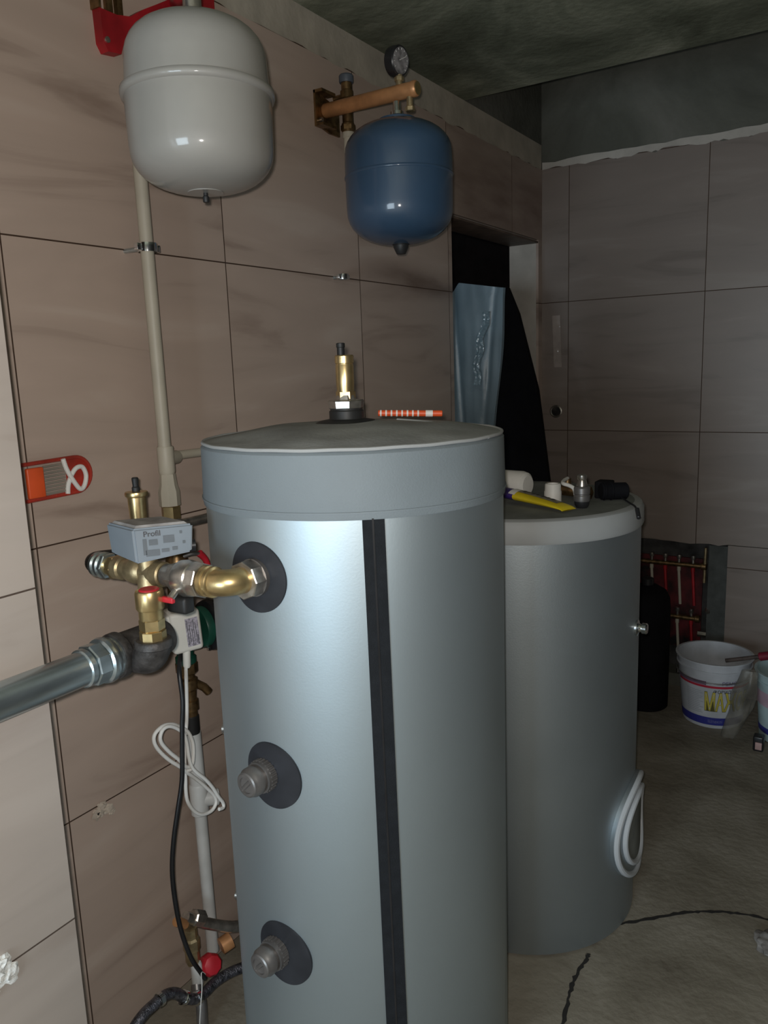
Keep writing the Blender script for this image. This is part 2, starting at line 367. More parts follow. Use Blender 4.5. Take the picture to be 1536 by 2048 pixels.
g.done('tiling', M_tileB, wb, ang=20)
lb = jag(0.0, 3.05, 2.392, 0.008, 90, 31); ub = jag(0.0, 3.05, 2.428, 0.006, 50, 37)
g = G(); g.prism(lb + list(reversed(ub)), lambda x, z: (x, YB + 0.002, z), lambda x, z: (x, YB + 0.014, z)); g.done('plaster_band', M_jamb, wb)
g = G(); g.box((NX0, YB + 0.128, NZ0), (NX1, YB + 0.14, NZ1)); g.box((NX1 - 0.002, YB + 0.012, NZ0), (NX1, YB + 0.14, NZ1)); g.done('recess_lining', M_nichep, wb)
g = G(); g.sheet(3, 12, lambda a, b: (0.785 + 0.079 * a, YB + 0.02 + 0.03 * math.sin(b * 9) * 0.15, NZ0 + 0.01 + (NZ1 - NZ0 - 0.02) * b), 0.03); g.done('grey_insulation', M_foamg, wb)
# walls behind and beside the camera
g = G(); g.box((3.05, -2.2, 0), (3.15, YB, 2.84)); tag(g.done('wall_right', M_nichep), kind='structure')
g = G(); g.box((0.27, -2.3, 0), (0.5, -2.2, HC)); g.box((1.7, -2.3, 0), (3.05, -2.2, HC)); g.box((0.5, -2.3, 0), (1.7, -2.2, 0.4)); g.box((0.5, -2.3, 1.7), (1.7, -2.2, HC))
tag(g.done('wall_rear', M_plaster), kind='structure')
g = G(); g.box((0.5, -2.27, 0.4), (0.55, -2.22, 1.7)); g.box((1.65, -2.27, 0.4), (1.7, -2.22, 1.7)); g.box((0.55, -2.27, 0.4), (1.65, -2.22, 0.45)); g.box((0.55, -2.27, 1.65), (1.65, -2.22, 1.7))
w1 = tag(g.done('window_1', M_white), kind='structure')
g = G(); g.box((0.55, -2.25, 0.45), (1.65, -2.244, 1.65)); g.done('window_pane', M_glass, w1)
# cracks in the concrete floor
def crack(pts, w, seed):
    P = catmull([Vector((x, y, 0)) for x, y in pts], 8); r = random.Random(seed); a = []; b = []
    for i, p in enumerate(P):
        d = (P[min(i + 1, len(P) - 1)] - P[max(i - 1, 0)]).normalized(); n = Vector((-d.y, d.x, 0))
        k = w * r.uniform(0.45, 1.3); j = n * r.uniform(-0.002, 0.002)
        a.append(p + j + n * k); b.append(p + j - n * k)
    return [tuple(v[:2]) for v in a + list(reversed(b))]
g = G()
for pts, w, sd in (([(0.86, 1.93), (0.912, 1.97), (1.011, 2.065), (1.07, 2.11), (1.141, 2.146), (1.227, 2.165), (1.40, 2.17), (1.65, 2.20)], 0.0052, 4),
                   ([(0.85, 1.80), (0.853, 1.785), (0.848, 1.72), (0.853, 1.65), (0.869, 1.551), (0.87, 1.45), (0.90, 1.3)], 0.0056, 9)):
    g.prism(crack(pts, w, sd), lambda x, y: (x, y, 0.0), lambda x, y: (x, y, 0.0008))
tag(g.done('floor_crack', M_crack), kind='structure')

# ================================================================== NEAR TANK
C1 = Vector((0.539, 1.268, 0)); R1 = 0.289
def onc(c, R, ang, z):
    return Vector((c.x + R * math.cos(ang), c.y + R * math.sin(ang), z))
def wrap_disc(g, c, R, a0, z0, r, th, n=56, r_in=0.0):
    rings = [r_in + (r - r_in) * k / 7 for k in range(8)]
    def P(rr, t, off):
        s = rr * math.cos(t); return onc(c, R + off, a0 + s / R, z0 + rr * math.sin(t))
    def loop(rr, off): return [g.bm.verts.new(P(max(rr, 0.0005), 2 * PI * i / n, off)) for i in range(n)]
    L0 = [loop(rr, th) for rr in rings]
    for a, b in zip(L0, L0[1:]): g.bridge(a, b)
    base = loop(r + 0.001, -0.001); g.bridge(L0[-1], base)
    if r_in: g.bridge(loop(r_in, -0.001), L0[0])
    else: g.cap(L0[0])
def band(g, c, R, aa, ab, z0, z1, off0, off1, th, n=8, m=24):
    """a strap on the cylinder; aa(t), ab(t) give the angles of its two edges, t=0 bottom"""
    def F(off):
        return [[g.bm.verts.new(onc(c, R + off, aa(j / m) + (ab(j / m) - aa(j / m)) * i / n, z0 + (z1 - z0) * j / m)) for i in range(n + 1)] for j in range(m + 1)]
    A = F(th); Bk = F(-0.001)
    for j in range(m):
        for i in range(n): g.bm.faces.new((A[j][i], A[j][i + 1], A[j + 1][i + 1], A[j + 1][i]))
        g.bm.faces.new((A[j][0], A[j + 1][0], Bk[j + 1][0], Bk[j][0])); g.bm.faces.new((A[j][n], Bk[j][n], Bk[j + 1][n], A[j + 1][n]))
t1 = thing('hot_water_tank', 'tall silver-grey vinyl-clad cylindrical water tank with vertical black closure strip, in front', 'water tank', (C1.x, C1.y, 0))
g = G(); g.lathe([(R1 - 0.02, 0.0), (R1 - 0.004, 0.004), (R1, 0.012), (R1, 1.300)], C1, n=120); g.done('body', M_tank, t1)
g = G(); g.lathe([(R1 - 0.01, 1.287), (R1 + 0.0035, 1.290), (R1 + 0.0045, 1.297), (R1 + 0.003, 1.35), (R1 + 0.002, 1.396), (R1 - 0.004, 1.402), (R1 - 0.012, 1.404)], C1, n=120)
cap1 = g.done('cap', M_cap, t1)
g = G(); g.lathe([(R1 + 0.001, 1.300), (R1 + 0.0062, 1.3005), (R1 + 0.0062, 1.3035), (R1 + 0.001, 1.304)], C1, n=120, caps=False); g.done('hem_stitching', M_cap, cap1)
g = G()
def lidpt(a, b):
    r = (R1 - 0.004) * a; t = 2 * PI * b
    x, y = C1.x + r * math.cos(t), C1.y + r * math.sin(t)
    z = 1.4045 + 0.026 * (1 - a ** 2.2) + 0.004 * noise.noise(Vector((x * 9, y * 9, 0))) * min(1, (1 - a) * 6)
    return (x, y, z)
g.sheet(26, 96, lidpt); bmesh.ops.remove_doubles(g.bm, verts=g.bm.verts, dist=0.0004); lid = g.done('lid', M_lid, t1, ang=60)
g = G(); g.tube([onc(C1, R1 - 0.002, 2 * PI * i / 120, 1.4040 + 0.0004 * math.sin(i * 0.9)) for i in range(121)], 0.0032, 8); g.done('rim_piping', M_cap2, t1)
g = G(); g.tube([(0.60, 1.335, 1.4275), (0.66, 1.34, 1.423), (0.73, 1.34, 1.413), (0.79, 1.335, 1.403)], 0.0035, 8, smooth=6); g.done('lid_crease', M_lid, lid)
g = G(); d = math.radians
band(g, C1, R1, lambda t: d(-51.9 - 1.8 * t), lambda t: d(-44.2 - 2.3 * t), 0.0, 1.292, 0, 0, 0.003); st = g.done('closure_strip', M_velcro, t1)
g = G(); band(g, C1, R1, lambda t: d(-48.6 - 2.0 * t), lambda t: d(-48.0 - 2.0 * t), 0.0, 1.292, 0, 0, 0.0042, n=2); g.done('strip_seam', M_blackp, st)
def plug(parent, z, ang, c=C1, R=R1):
    n = Vector((math.cos(ang), math.sin(ang), 0)); p = onc(c, R, ang, z)
    g = G(); g.cyl(p - n * 0.01, p + n * 0.022, 0.0285, 48)
    for k in range(24):
        u, v, a = basis(n); t = 2 * PI * k / 24; q = p + u * (0.0285 * math.cos(t)) + v * (0.0285 * math.sin(t))
        g.cyl(q + n * 0.004, q + n * 0.016, 0.0022, 6)
    s = g.done('socket', M_steel, parent)
    g = G(); g.lathe([(0.0225, 0.0), (0.0225, 0.008), (0.0265, 0.010), (0.0265, 0.020), (0.024, 0.024), (0.0225, 0.030), (0.020, 0.032), (0.015, 0.0325), (0.0145, 0.029), (0.001, 0.029)], p + n * 0.020, n, 40)
    u, v, a = basis(n); q = p + n * 0.048; g.cyl(q - (u + v) * 0.012, q + (u + v) * 0.012, 0.0045, 10)
    g.done('plug', M_steel, s)
A1 = d(-92.3)
for z in (1.187, 0.823, 0.464):
    g = G(); wrap_disc(g, C1, R1, A1 + (0.02 if z < 0.9 else 0.0), z, 0.0615, 0.0035, r_in=0.0)
    g.done('rosette', M_rosette, t1)
for z in (0.823, 0.464): plug(t1, z, d(-94.0))
# side sensor pockets on the far left flank of the tank
for z in (0.77, 0.365):
    n = Vector((-math.cos(d(20)), -math.sin(d(20)), 0)); a = PI + d(20)
    g = G(); wrap_disc(g, C1, R1, a, z, 0.045, 0.004); g.done('rosette', M_rosette, t1)
    p = onc(C1, R1, a, z); g = G(); g.cyl(p, p + n * 0.03, 0.013, 24); g.hexn(p + n * 0.012, p + n * 0.022, 0.02); g.done('sensor_pocket', M_nickel, t1)

# auto air vent on top of near tank with its rubber boot
av = thing('air_vent', 'brass automatic air vent standing in a black collar on the tank lid', 'air vent', (0.530, 1.262, 1.43))
o = Vector((0.530, 1.262, 1.4285)); g = G()
g.lathe([(0.069, -0.012), (0.066, -0.002), (0.052, 0.004), (0.034, 0.007), (0.0335, 0.0085), (0.0335, 0.022), (0.031, 0.024), (0.031, 0.027)], o, n=48); g.done('rubber_collar', M_rubber, av)
g = G(); g.lathe([(0.029, 0.024), (0.034, 0.028), (0.0355, 0.041), (0.033, 0.043), (0.020, 0.044), (0.018, 0.052)], o, n=8); g.done('hex_bushing', M_nickel, av)
g = G(); g.hexn(o + Vector((0, 0, 0.044)), o + Vector((0, 0, 0.060)), 0.019, 6)
g.lathe([(0.0165, 0.056), (0.0168, 0.062), (0.0172, 0.069), (0.0176, 0.075), (0.0176, 0.108), (0.0168, 0.110), (0.0168, 0.112), (0.0182, 0.113), (0.0182, 0.126), (0.0165, 0.128), (0.004, 0.1285)], o, n=40)
g.done('brass_body', M_brass, av)
g = G(); g.lathe([(0.0075, 0.127), (0.0075, 0.142), (0.0085, 0.143), (0.0085, 0.150), (0.006, 0.151)], o + Vector((-0.005, -0.003, 0)), n=16); g.done('valve_cap', M_rubber, av)
# orange and white stick
sk = thing('striped_stick', 'thin orange stick with white bands lying on the near tank lid', 'stick', (0.60, 1.375, 1.43))
p0, p1 = Vector((0.552, 1.341, 1.4405)), Vector((0.662, 1.408, 1.4355)); ax = (p1 - p0)
g = G(); g.cyl(p0, p1, 0.0062, 20, bev=0.001); g.done('rod', M_orange, sk)
for k in range(9):
    t = 0.03 + k * 0.083 if k < 8 else 0.74
    g = G(); g.cyl(p0 + ax * t, p0 + ax * (t + (0.025 if k < 8 else 0.11)), 0.0068, 20); g.done('band', M_white, sk)

# ================================================================== FAR TANK
C2 = Vector((0.58, 2.0, 0)); R2 = 0.320
t2 = thing('buffer_tank', 'second shorter grey cylindrical tank with light grey cap and round inspection cover, behind', 'water tank', (C2.x, C2.y, 0))
g = G(); g.lathe([(R2 - 0.012, 0), (R2, 0.006), (R2, 1.115)], C2, n=120); g.done('body', M_tank2, t2)
g = G(); g.lathe([(R2 - 0.005, 1.103), (R2 + 0.004, 1.105), (R2 + 0.007, 1.112), (R2 + 0.006, 1.150), (R2 + 0.001, 1.160), (R2 - 0.006, 1.164)], C2, n=120); g.done('cap', M_cap2, t2)
g = G(); g.lathe([(R2 - 0.006, 1.150), (R2 - 0.006, 1.1635), (R2 - 0.03, 1.1645), (0.001, 1.1655)], C2, n=96); g.done('lid', M_lid2, t2)
g = G(); wrap_disc(g, C2, R2, d(4), 0.272, 0.140, 0.014, n=72); ic = g.done('inspection_cover', M_tank2, t2)
for rr, tr in ((0.133, 0.0085), (0.100, 0.0080)):
    g = G(); g.tube([onc(C2, R2 + 0.014 + (0.004 if rr < 0.12 else 0.0), d(4) + rr * math.cos(2 * PI * i / 72) / R2, 0.272 + rr * math.sin(2 * PI * i / 72)) for i in range(73)], tr, 10); g.done('cover_ring', M_ring, ic)
g = G(); wrap_disc(g, C2, R2, d(4), 0.272, 0.094, 0.017, n=64); g.done('cover_centre', M_lid2, ic)
n2 = Vector((1, 0.03, 0)).normalized(); p = onc(C2, R2, d(2), 0.837)
g = G(); g.lathe([(0.021, -0.002), (0.021, 0.005), (0.012, 0.008), (0.010, 0.014), (0.0145, 0.016), (0.0145, 0.026), (0.012, 0.029)], p, n2, 28); g.done('thermometer_pocket', M_chrome, t2)

# things lying on the far tank
ZT = 1.1655
ro = thing('paper_roll', 'off-white roll lying on its side on the far tank lid', 'roll', (0.55, 2.02, ZT))
a, b = Vector((0.505, 2.005, ZT + 0.0375)), Vector((0.612, 1.985, ZT + 0.0375)); ax = (b - a).normalized()
g = G(); g.lathe([(0.012, 0), (0.0345, 0.0), (0.037, 0.003), (0.0375, 0.09), (0.034, 0.102), (0.026, 0.108), (0.010, 0.109)], a, ax, 48); g.done('roll', M_white, ro)
tb = thing('foil_tube', 'yellow flattened sealant tube with a purple end on the far tank lid', 'sealant tube', (0.66, 1.86, ZT))
P0, P1 = Vector((0.572, 1.915, ZT + 0.016)), Vector((0.774, 1.845, ZT + 0.004))
def tubept(t0, t1):
    def f(a, b):
        t = t0 + (t1 - t0) * a; c = P0.lerp(P1, t); th = 2 * PI * b
        s = Vector((0.33, 0.94, 0)); w = 0.027 if t > 0.1 else 0.019 + 0.08 * t
        hgt = (0.013 * (1 - t) ** 0.45 + 0.0012)
        if t > 0.8: w *= 1.0
        return c + s * (w * math.cos(th)) + Vector((0, 0, 1)) * (hgt * math.sin(th) + hgt - 0.003 * (1 - t))
    return f
g = G(); g.sheet(24, 24, tubept(0.24, 1.0)); g.done('tube_body', M_yellow, tb)
g = G(); g.sheet(6, 24, tubept(0.0, 0.24)); g.done('tube_end', M_purple, tb)
def panel(t0, t1, a0, a1, off):
    f = tubept(0, 1)
    def h(a, b):
        t = t0 + (t1 - t0) * a; th = a0 + (a1 - a0) * b; q = f(t, th / (2 * PI)); c = P0.lerp(P1, t)
        return q + Vector((0.33 * math.cos(th), 0.94 * math.cos(th), 2.2 * math.sin(th))) * off
    return h
g = G(); g.sheet(20, 8, panel(0.26, 0.86, 0.12 * PI, 0.62 * PI, 0.0006)); g.done('printed_panel', mat('beige_print', (0.30, 0.27, 0.20), 0.5, var=0.3, scale=60), tb)
g = G(); g.sheet(6, 6, panel(0.17, 0.27, 0.35 * PI, 0.85 * PI, 0.0009)); g.done('white_print', M_white, tb)
for k in range(7):
    t = 0.30 + 0.07 * k; g = G(); g.sheet(3, 4, panel(t, t + (0.035 if k % 2 else 0.05), 0.34 * PI, 0.52 * PI, 0.0012)); g.done('dark_print', M_ink, tb)
wc = thing('plastic_coupling', 'short white plastic pipe coupling standing among fittings on the far tank', 'pipe fitting', (0.69, 1.96, ZT))
o = Vector((0.692, 1.955, ZT)); g = G(); g.lathe([(0.0205, 0), (0.0225, 0.003), (0.0225, 0.030), (0.021, 0.033), (0.0205, 0.048), (0.0185, 0.051), (0.015, 0.051), (0.015, 0.02), (0.001, 0.019)], o, n=32); g.done('socket', M_white, wc)
bf = thing('brass_valve', 'brass valve with a bent white handle beside the white coupling', 'valve', (0.74, 2.03, ZT))
g = G(); g.hexn((0.640, 2.06, ZT + 0.020), (0.665, 2.055, ZT + 0.020), 0.020); g.cyl((0.66, 2.056, ZT + 0.020), (0.75, 2.03, ZT + 0.018), 0.0145, 28); g.hexn((0.745, 2.032, ZT + 0.018), (0.768, 2.026, ZT + 0.018), 0.019); g.cyl((0.70, 2.045, ZT + 0.02), (0.70, 2.045, ZT + 0.052), 0.010, 20)
g.done('valve_body', M_bronze, bf)
g = G(); g.tube([(0.70, 2.045, ZT + 0.052), (0.702, 2.01, ZT + 0.051), (0.712, 1.975, ZT + 0.049), (0.732, 1.965, ZT + 0.046), (0.746, 1.960, ZT + 0.040), (0.751, 1.960, ZT + 0.026), (0.752, 1.960, ZT + 0.006)], 0.005, 10, smooth=5); g.done('handle', M_white, bf)
dc = thing('drill_chuck', 'upright dark metal chuck with a steel tip on the far tank', 'tool part', (0.785, 1.92, ZT))
o = Vector((0.783, 1.915, ZT)); g = G(); g.lathe([(0.014, 0), (0.0175, 0.006), (0.0195, 0.016), (0.0195, 0.018)], o, n=36); g.done('lower_collar', M_blackp, dc)
g = G(); g.lathe([(0.0200, 0.017), (0.0205, 0.019), (0.0205, 0.030), (0.0192, 0.032), (0.0192, 0.034), (0.0205, 0.036), (0.0205, 0.050), (0.017, 0.054), (0.0125, 0.055)], o, n=36); g.done('sleeve', M_steel, dc)
g = G(); g.lathe([(0.0135, 0.054), (0.0125, 0.062), (0.0105, 0.070), (0.0120, 0.073), (0.0120, 0.082), (0.009, 0.084)], o, n=14); g.done('tip', M_nickel, dc)
ch = thing('black_adapter', 'black ridged adapter with a short cord hanging over the far tank edge', 'adapter', (0.80, 2.06, ZT))
g = G(); g.cyl((0.795, 2.03, ZT + 0.024), (0.850, 2.075, ZT + 0.022), 0.0225, 24, bev=0.003); g.box((0.770, 2.055, ZT), (0.812, 2.10, ZT + 0.046), 0.004)
for k in range(2):
    q = Vector((0.80, 2.034, ZT + 0.024)).lerp(Vector((0.848, 2.073, ZT + 0.022)), k / 3.3); g.lathe([(0.0235, 0), (0.0245, 0.002), (0.0235, 0.004)], q, (0.055, 0.045, 0), 24)
g.done('housing', M_flat_black, ch)
g = G(); g.tube([(0.838, 2.06, ZT + 0.008), (0.865, 2.02, ZT + 0.005), (0.885, 1.985, ZT + 0.005), (0.904, 1.955, ZT + 0.004), (0.916, 1.935, ZT - 0.004)], 0.0026, 8, smooth=6); g.cyl((0.9135, 1.94, ZT + 0.001), (0.924, 1.918, ZT - 0.018), 0.0055, 14, bev=0.001); g.done('cord', M_blackp, ch)

# ================================================================== GREY EXPANSION VESSEL
gv = thing('expansion_vessel', 'large light grey steel expansion vessel hung upside down high on the left wall', 'expansion vessel', (0.275, 1.182, 1.87))
O = Vector((0.277, 1.183, 0)); RG = 0.137
lo_p = [(r, 1.955 - h) for r, h in superq(RG - 0.002, 0.082, 2.45)][::-1]
up_p = [(r, 2.090 + h) for r, h in superq(RG - 0.005, 0.088, 2.7)]
g = G(); g.lathe(lo_p + [(RG - 0.001, 1.99), (RG, 2.040), (RG - 0.003, 2.060)] + up_p, O, n=96); g.done('shell', M_gvessel, gv, ang=80)
g = G(); g.lathe([(RG - 0.002, 2.036), (RG + 0.005, 2.038), (RG + 0.0068, 2.044), (RG + 0.006, 2.051), (RG - 0.003, 2.055)], O, n=96, caps=False); g.done('seam_ring', M_gvessel, gv, ang=60)
g = G(); g.lathe([(0.034, 1.873), (0.034, 1.877), (0.036, 1.882)], O, n=32); g.done('bottom_plate', M_gvessel, gv)
g = G(); g.lathe([(0.0055, 1.856), (0.0062, 1.858), (0.0062, 1.866), (0.0045, 1.868), (0.0045, 1.875)], O, n=16); g.done('filling_valve', M_rubber, gv)
g = G(); g.cyl(O + Vector((0, 0, 2.170)), O + Vector((0, 0, 2.235)), 0.017, 24); g.hexn(O + Vector((0, 0, 2.222)), O + Vector((0, 0, 2.245)), 0.022); g.done('connection', M_nickel, gv)
rb = thing('red_wall_bracket', 'red painted steel bracket on the wall above the grey vessel', 'bracket', (0.0, 1.20, 2.19))
out = [(1.184, 2.262), (1.186, 2.200), (1.196, 2.184), (1.229, 2.188), (1.236, 2.206), (1.262, 2.236), (1.30, 2.262), (1.36, 2.284), (1.42, 2.293), (1.52, 2.296), (1.52, 2.40), (1.46, 2.385), (1.40, 2.355), (1.35, 2.325), (1.30, 2.296), (1.262, 2.270), (1.226, 2.262)]
g = G(); g.prism(out, lambda y, z: (0.0, y, z), lambda y, z: (0.024, y, z)); g.done('wall_plate', M_red, rb, ang=25)
g = G(); g.box((0.0, 1.180, 2.262), (0.026, 1.186, 2.34)); g.box((0.0, 1.214, 2.262), (0.012, 1.228, 2.42)); g.box((0.0, 1.240, 2.268), (0.012, 1.254, 2.42)); g.done('upright', M_bronze, rb)
g = G(); g.cyl((0.02, 1.194, 2.205), (0.028, 1.194, 2.205), 0.006, 16); g.done('screw', M_nickel, rb)
g = G(); g.tube([(0.012, 1.40, 2.34), (0.09, 1.34, 2.31), (0.20, 1.23, 2.25), (0.277, 1.183, 2.240)], 0.012, 14, smooth=5); g.done('support_arm', M_red, rb)
# pipe from the grey vessel down to the manifold
PX = 0.07
pipe1 = thing('riser_pipe', 'beige plastic riser pipe running down the tiled left wall behind the grey vessel', 'pipe', (PX, 1.22, 1.25))
def col(z, x=PX): return Vector((x, 1.214 + 0.0 * z, z))
g = G(); g.cyl((PX, 1.210, 2.10), (PX, 1.2125, 1.372), 0.0142, 28); g.done('pipe', M_pp, pipe1)
g = G(); g.lathe([(0.0165, 1.262 + 0.052), (0.0185, 1.320), (0.0185, 1.372), (0.0172, 1.376)], (PX, 1.2135, 0), n=28); g.cyl((PX, 1.2135, 1.348), (PX - 0.02, 1.262, 1.346), 0.0155, 20); g.done('tee_socket', M_pp, pipe1)
g = G(); g.lathe([(0.0235, 1.243), (0.0235, 1.275), (0.0195, 1.290), (0.0175, 1.314)], (PX, 1.214, 0), n=8); g.done('threaded_socket', M_pp, pipe1)
g = G(); g.hexn((PX, 1.215, 1.212), (PX, 1.215, 1.242), 0.0215); g.done('brass_nut', M_brass, pipe1)
br = thing('branch_pipe', 'thin beige plastic pipe running along the wall behind the near tank', 'pipe', (0.03, 1.5, 1.345))
g = G(); g.cyl((0.030, 1.262, 1.347), (0.030, 1.75, 1.34), 0.0105, 20); g.done('pipe', M_pp, br)
cl = thing('pipe_clamp', 'zinc pipe clamp around the beige riser pipe', 'pipe clamp', (PX, 1.213, 1.80))
g = G(); g.lathe([(0.0150, -0.008), (0.0205, -0.009), (0.0212, 0.0), (0.0205, 0.009), (0.0150, 0.008)], (PX, 1.212, 1.797), n=32, caps=False); g.box((PX - 0.006, 1.231, 1.790), (PX + 0.006, 1.243, 1.804), 0.001); g.box((PX - 0.006, 1.181, 1.790), (PX + 0.006, 1.193, 1.804), 0.001); g.done('ring', M_chrome, cl)
g = G(); g.cyl((0.0, 1.212, 1.797), (PX - 0.018, 1.212, 1.797), 0.005, 12); g.done('stud', M_zinc, cl)
cl2 = thing('empty_pipe_clamp', 'small empty zinc pipe clamp on the tile joint below the blue vessel', 'pipe clamp', (0, 2.0, 1.797))
g = G(); g.lathe([(0.013, -0.007), (0.017, -0.0075), (0.0175, 0.0), (0.017, 0.0075), (0.013, 0.007)], (0.032, 1.985, 1.797), n=28, caps=False); g.box((0.026, 2.000, 1.791), (0.038, 2.012, 1.803), 0.001); g.box((0.026, 1.958, 1.791), (0.038, 1.970, 1.803), 0.001); g.done('ring', M_chrome, cl2)
g = G(); g.cyl((0, 1.985, 1.797), (0.016, 1.985, 1.797), 0.005, 12); g.done('stud', M_zinc, cl2)

# ================================================================== BLUE VESSEL AND ITS WALL ARM
bv = thing('blue_expansion_vessel', 'smaller dark blue expansion vessel hanging below the copper arm', 'expansion vessel', (0.245, 1.966, 1.86))
O = Vector((0.245, 1.968, 0)); RB = 0.148
g = G(); g.lathe([(r, 1.955 - h) for r, h in superq(RB - 0.002, 0.092, 2.25)][::-1] + [(RB - 0.001, 2.00), (RB - 0.0008, 2.04), (RB - 0.001, 2.07)] + [(r, 2.10 + h) for r, h in superq(RB - 0.002, 0.085, 2.15)], O, n=96); g.done('shell', M_bvessel, bv, ang=80)
g = G(); g.lathe([(RB - 0.002, 2.034), (RB + 0.0008, 2.036), (RB + 0.0012, 2.039), (RB + 0.0008, 2.042), (RB - 0.002, 2.044)], O, n=96, caps=False); g.done('weld_seam', M_bvessel, bv, ang=80)
g = G(); g.lathe([(0.0505, 2.180), (0.0505, 2.187), (0.044, 2.189), (0.02, 2.190)], O, n=40); g.done('top_plate', M_bvessel, bv)
g = G(); g.lathe([(0.014, 2.188), (0.014, 2.197), (0.0175, 2.198), (0.0175, 2.206), (0.011, 2.207), (0.010, 2.232)], O, n=28); g.done('connection', M_chrome, bv)
g = G(); g.lathe([(0.012, 1.838), (0.0135, 1.840), (0.021, 1.856), (0.021, 1.862), (0.024, 1.863), (0.024, 1.868)], O, n=32); g.done('valve_cap', M_rubber, bv)
ar = thing('brass_manifold_bar', 'copper-coloured brass bar on a dark bracket sticking out of the wall above the blue vessel', 'wall bracket', (0, 1.966, 2.25))
g = G(); g.lathe([(0.017, 0.0), (0.0195, 0.004), (0.0195, 0.290), (0.0205, 0.291), (0.0205, 0.300), (0.018, 0.304)], (0.006, 1.968, 2.253), (1, 0.0, 0.0), 40); armo = g.done('bar', M_copper, ar)
g = G(); g.lathe([(0.0165, 0), (0.0165, 0.003)], (0.309, 1.968, 2.253), (1, 0, 0), 32); g.done('end_cap', M_brass, armo)
g = G(); g.prism([(1.925, 2.30), (1.925, 2.212), (1.99, 2.198), (2.04, 2.198), (2.04, 2.275), (1.99, 2.285)], lambda y, z: (0, y, z), lambda y, z: (0.006, y, z)); g.box((0.0, 1.925, 2.292), (0.03, 1.99, 2.30)); g.box((0.0, 1.925, 2.205), (0.03, 1.99, 2.212)); g.done('wall_plate', M_bronze, ar)
g = G(); g.cyl((0.006, 1.945, 2.225), (0.014, 1.945, 2.225), 0.006, 12); g.done('screw', M_nickel, ar)
g = G(); g.cyl((0.255, 1.968, 2.270), (0.255, 1.968, 2.296), 0.009, 16); g.hexn((0.255, 1.968, 2.280), (0.255, 1.968, 2.292), 0.013); g.done('gauge_branch', M_brassd, ar)
g = G(); g.cyl((0.286, 1.968, 2.205), (0.286, 1.968, 2.236), 0.009, 16); g.hexn((0.286, 1.968, 2.200), (0.286, 1.968, 2.212), 0.013); g.done('branch', M_brassd, ar)
pg = thing('pressure_gauge', 'round black pressure gauge standing on top of the copper bar', 'gauge', (0.255, 1.968, 2.296))
gn = Vector((0.90, -0.10, -0.12)).normalized(); gc = Vector((0.243, 1.968, 2.332))
g = G(); g.lathe([(0.030, -0.012), (0.036, -0.008), (0.0375, 0.0), (0.0375, 0.018), (0.035, 0.021), (0.033, 0.019)], gc, gn, 48, caps=True); gb = g.done('case', M_blackp, pg)
g = G(); g.lathe([(0.0325, 0.0195), (0.0325, 0.0203)], gc, gn, 40); g.done('dial', mat('gauge_dial', (0.30, 0.28, 0.28), 0.35, var=0.3, scale=60), gb)
u, v, a = basis(gn)
g = G(); c0 = gc + a * 0.0206; g.cyl(c0 - u * 0.006, c0 + u * 0.020 + v * 0.014, 0.0011, 6)
g.done('needle', M_white, gb)
g = G()
for k in range(11):
    t = d(-130 + 26 * k) + PI / 2; q = c0 + u * (0.026 * math.cos(t)) + v * (0.026 * math.sin(t)); q2 = c0 + u * (0.030 * math.cos(t)) + v * (0.030 * math.sin(t)); g.cyl(q, q2, 0.0008, 6)
g.done('scale_marks', M_white, gb)
uv_ = thing('vertical_check_valve', 'dark brass valve body with blue-grey cap behind the copper bar', 'valve', (0.05, 2.03, 2.28))
o = Vector((0.045, 2.026, 0))
g = G(); g.lathe([(0.0165, 2.200), (0.0185, 2.203), (0.0185, 2.225), (0.0155, 2.228), (0.0155, 2.29), (0.019, 2.293), (0.019, 2.312), (0.0155, 2.315), (0.0155, 2.338)], o, n=28); g.hexn(o + Vector((0, 0, 2.206)), o + Vector((0, 0, 2.222)), 0.0215); g.done('body', M_bronze, uv_)
g = G(); g.lathe([(0.0195, 2.334), (0.021, 2.337), (0.021, 2.352), (0.018, 2.356)], o, n=28); g.done('cap', mat('grey_blue_cap', (0.10, 0.12, 0.15), 0.5), uv_)
g = G(); g.cyl((0.0, 2.026, 2.30), (0.03, 2.026, 2.30), 0.008, 12); g.done('wall_stub', M_bronze, uv_)
g = G(); g.lathe([(0.013, 2.145), (0.0145, 2.148), (0.0145, 2.185), (0.0175, 2.188), (0.0175, 2.202)], o, n=24); g.done('plastic_socket', M_pp, uv_)

# ================================================================== PIPEWORK AT THE NEAR TANK'S TOP FLANGE
ZR, YR = 1.190, 0.915
NX = onc(C1, R1, d(-92.6), 1.188)
el = thing('brass_elbow', 'brass elbow with a hex nut screwed into the top flange of the near tank', 'pipe fitting', (NX.x, 0.95, ZR))
n1 = Vector((math.cos(d(-92.6)), math.sin(d(-92.6)), 0))
g = G(); g.cyl(NX - n1 * 0.005, NX + n1 * 0.010, 0.033, 40); g.done('steel_socket', M_steel, el)
g = G(); g.hexn(NX + n1 * 0.008, NX + n1 * 0.034, 0.0330, 8); g.done('hex_nut', M_nickel, el)
pc = Vector((NX.x - 0.002, YR, ZR)); ec = Vector((pc.x - 0.030, pc.y + 0.030, ZR))
arcp = arc((pc.x - 0.030, pc.y + 0.030, ZR), 0.030, 0, -PI / 2, 12, (1, 0, 0), (0, 1, 0))
g = G(); g.tube([NX + n1 * 0.025] + arcp + [(pc.x - 0.045, YR, ZR)], 0.0225, 32); g.lathe([(0.0225, 0), (0.0262, 0.003), (0.0262, 0.009), (0.023, 0.011), (0.023, 0.014), (0.0262, 0.016), (0.0262, 0.023), (0.0225, 0.026)], (pc.x - 0.030, YR, ZR), (-1, 0, 0), 40); g.done('elbow_body', M_brass, el, ang=50)
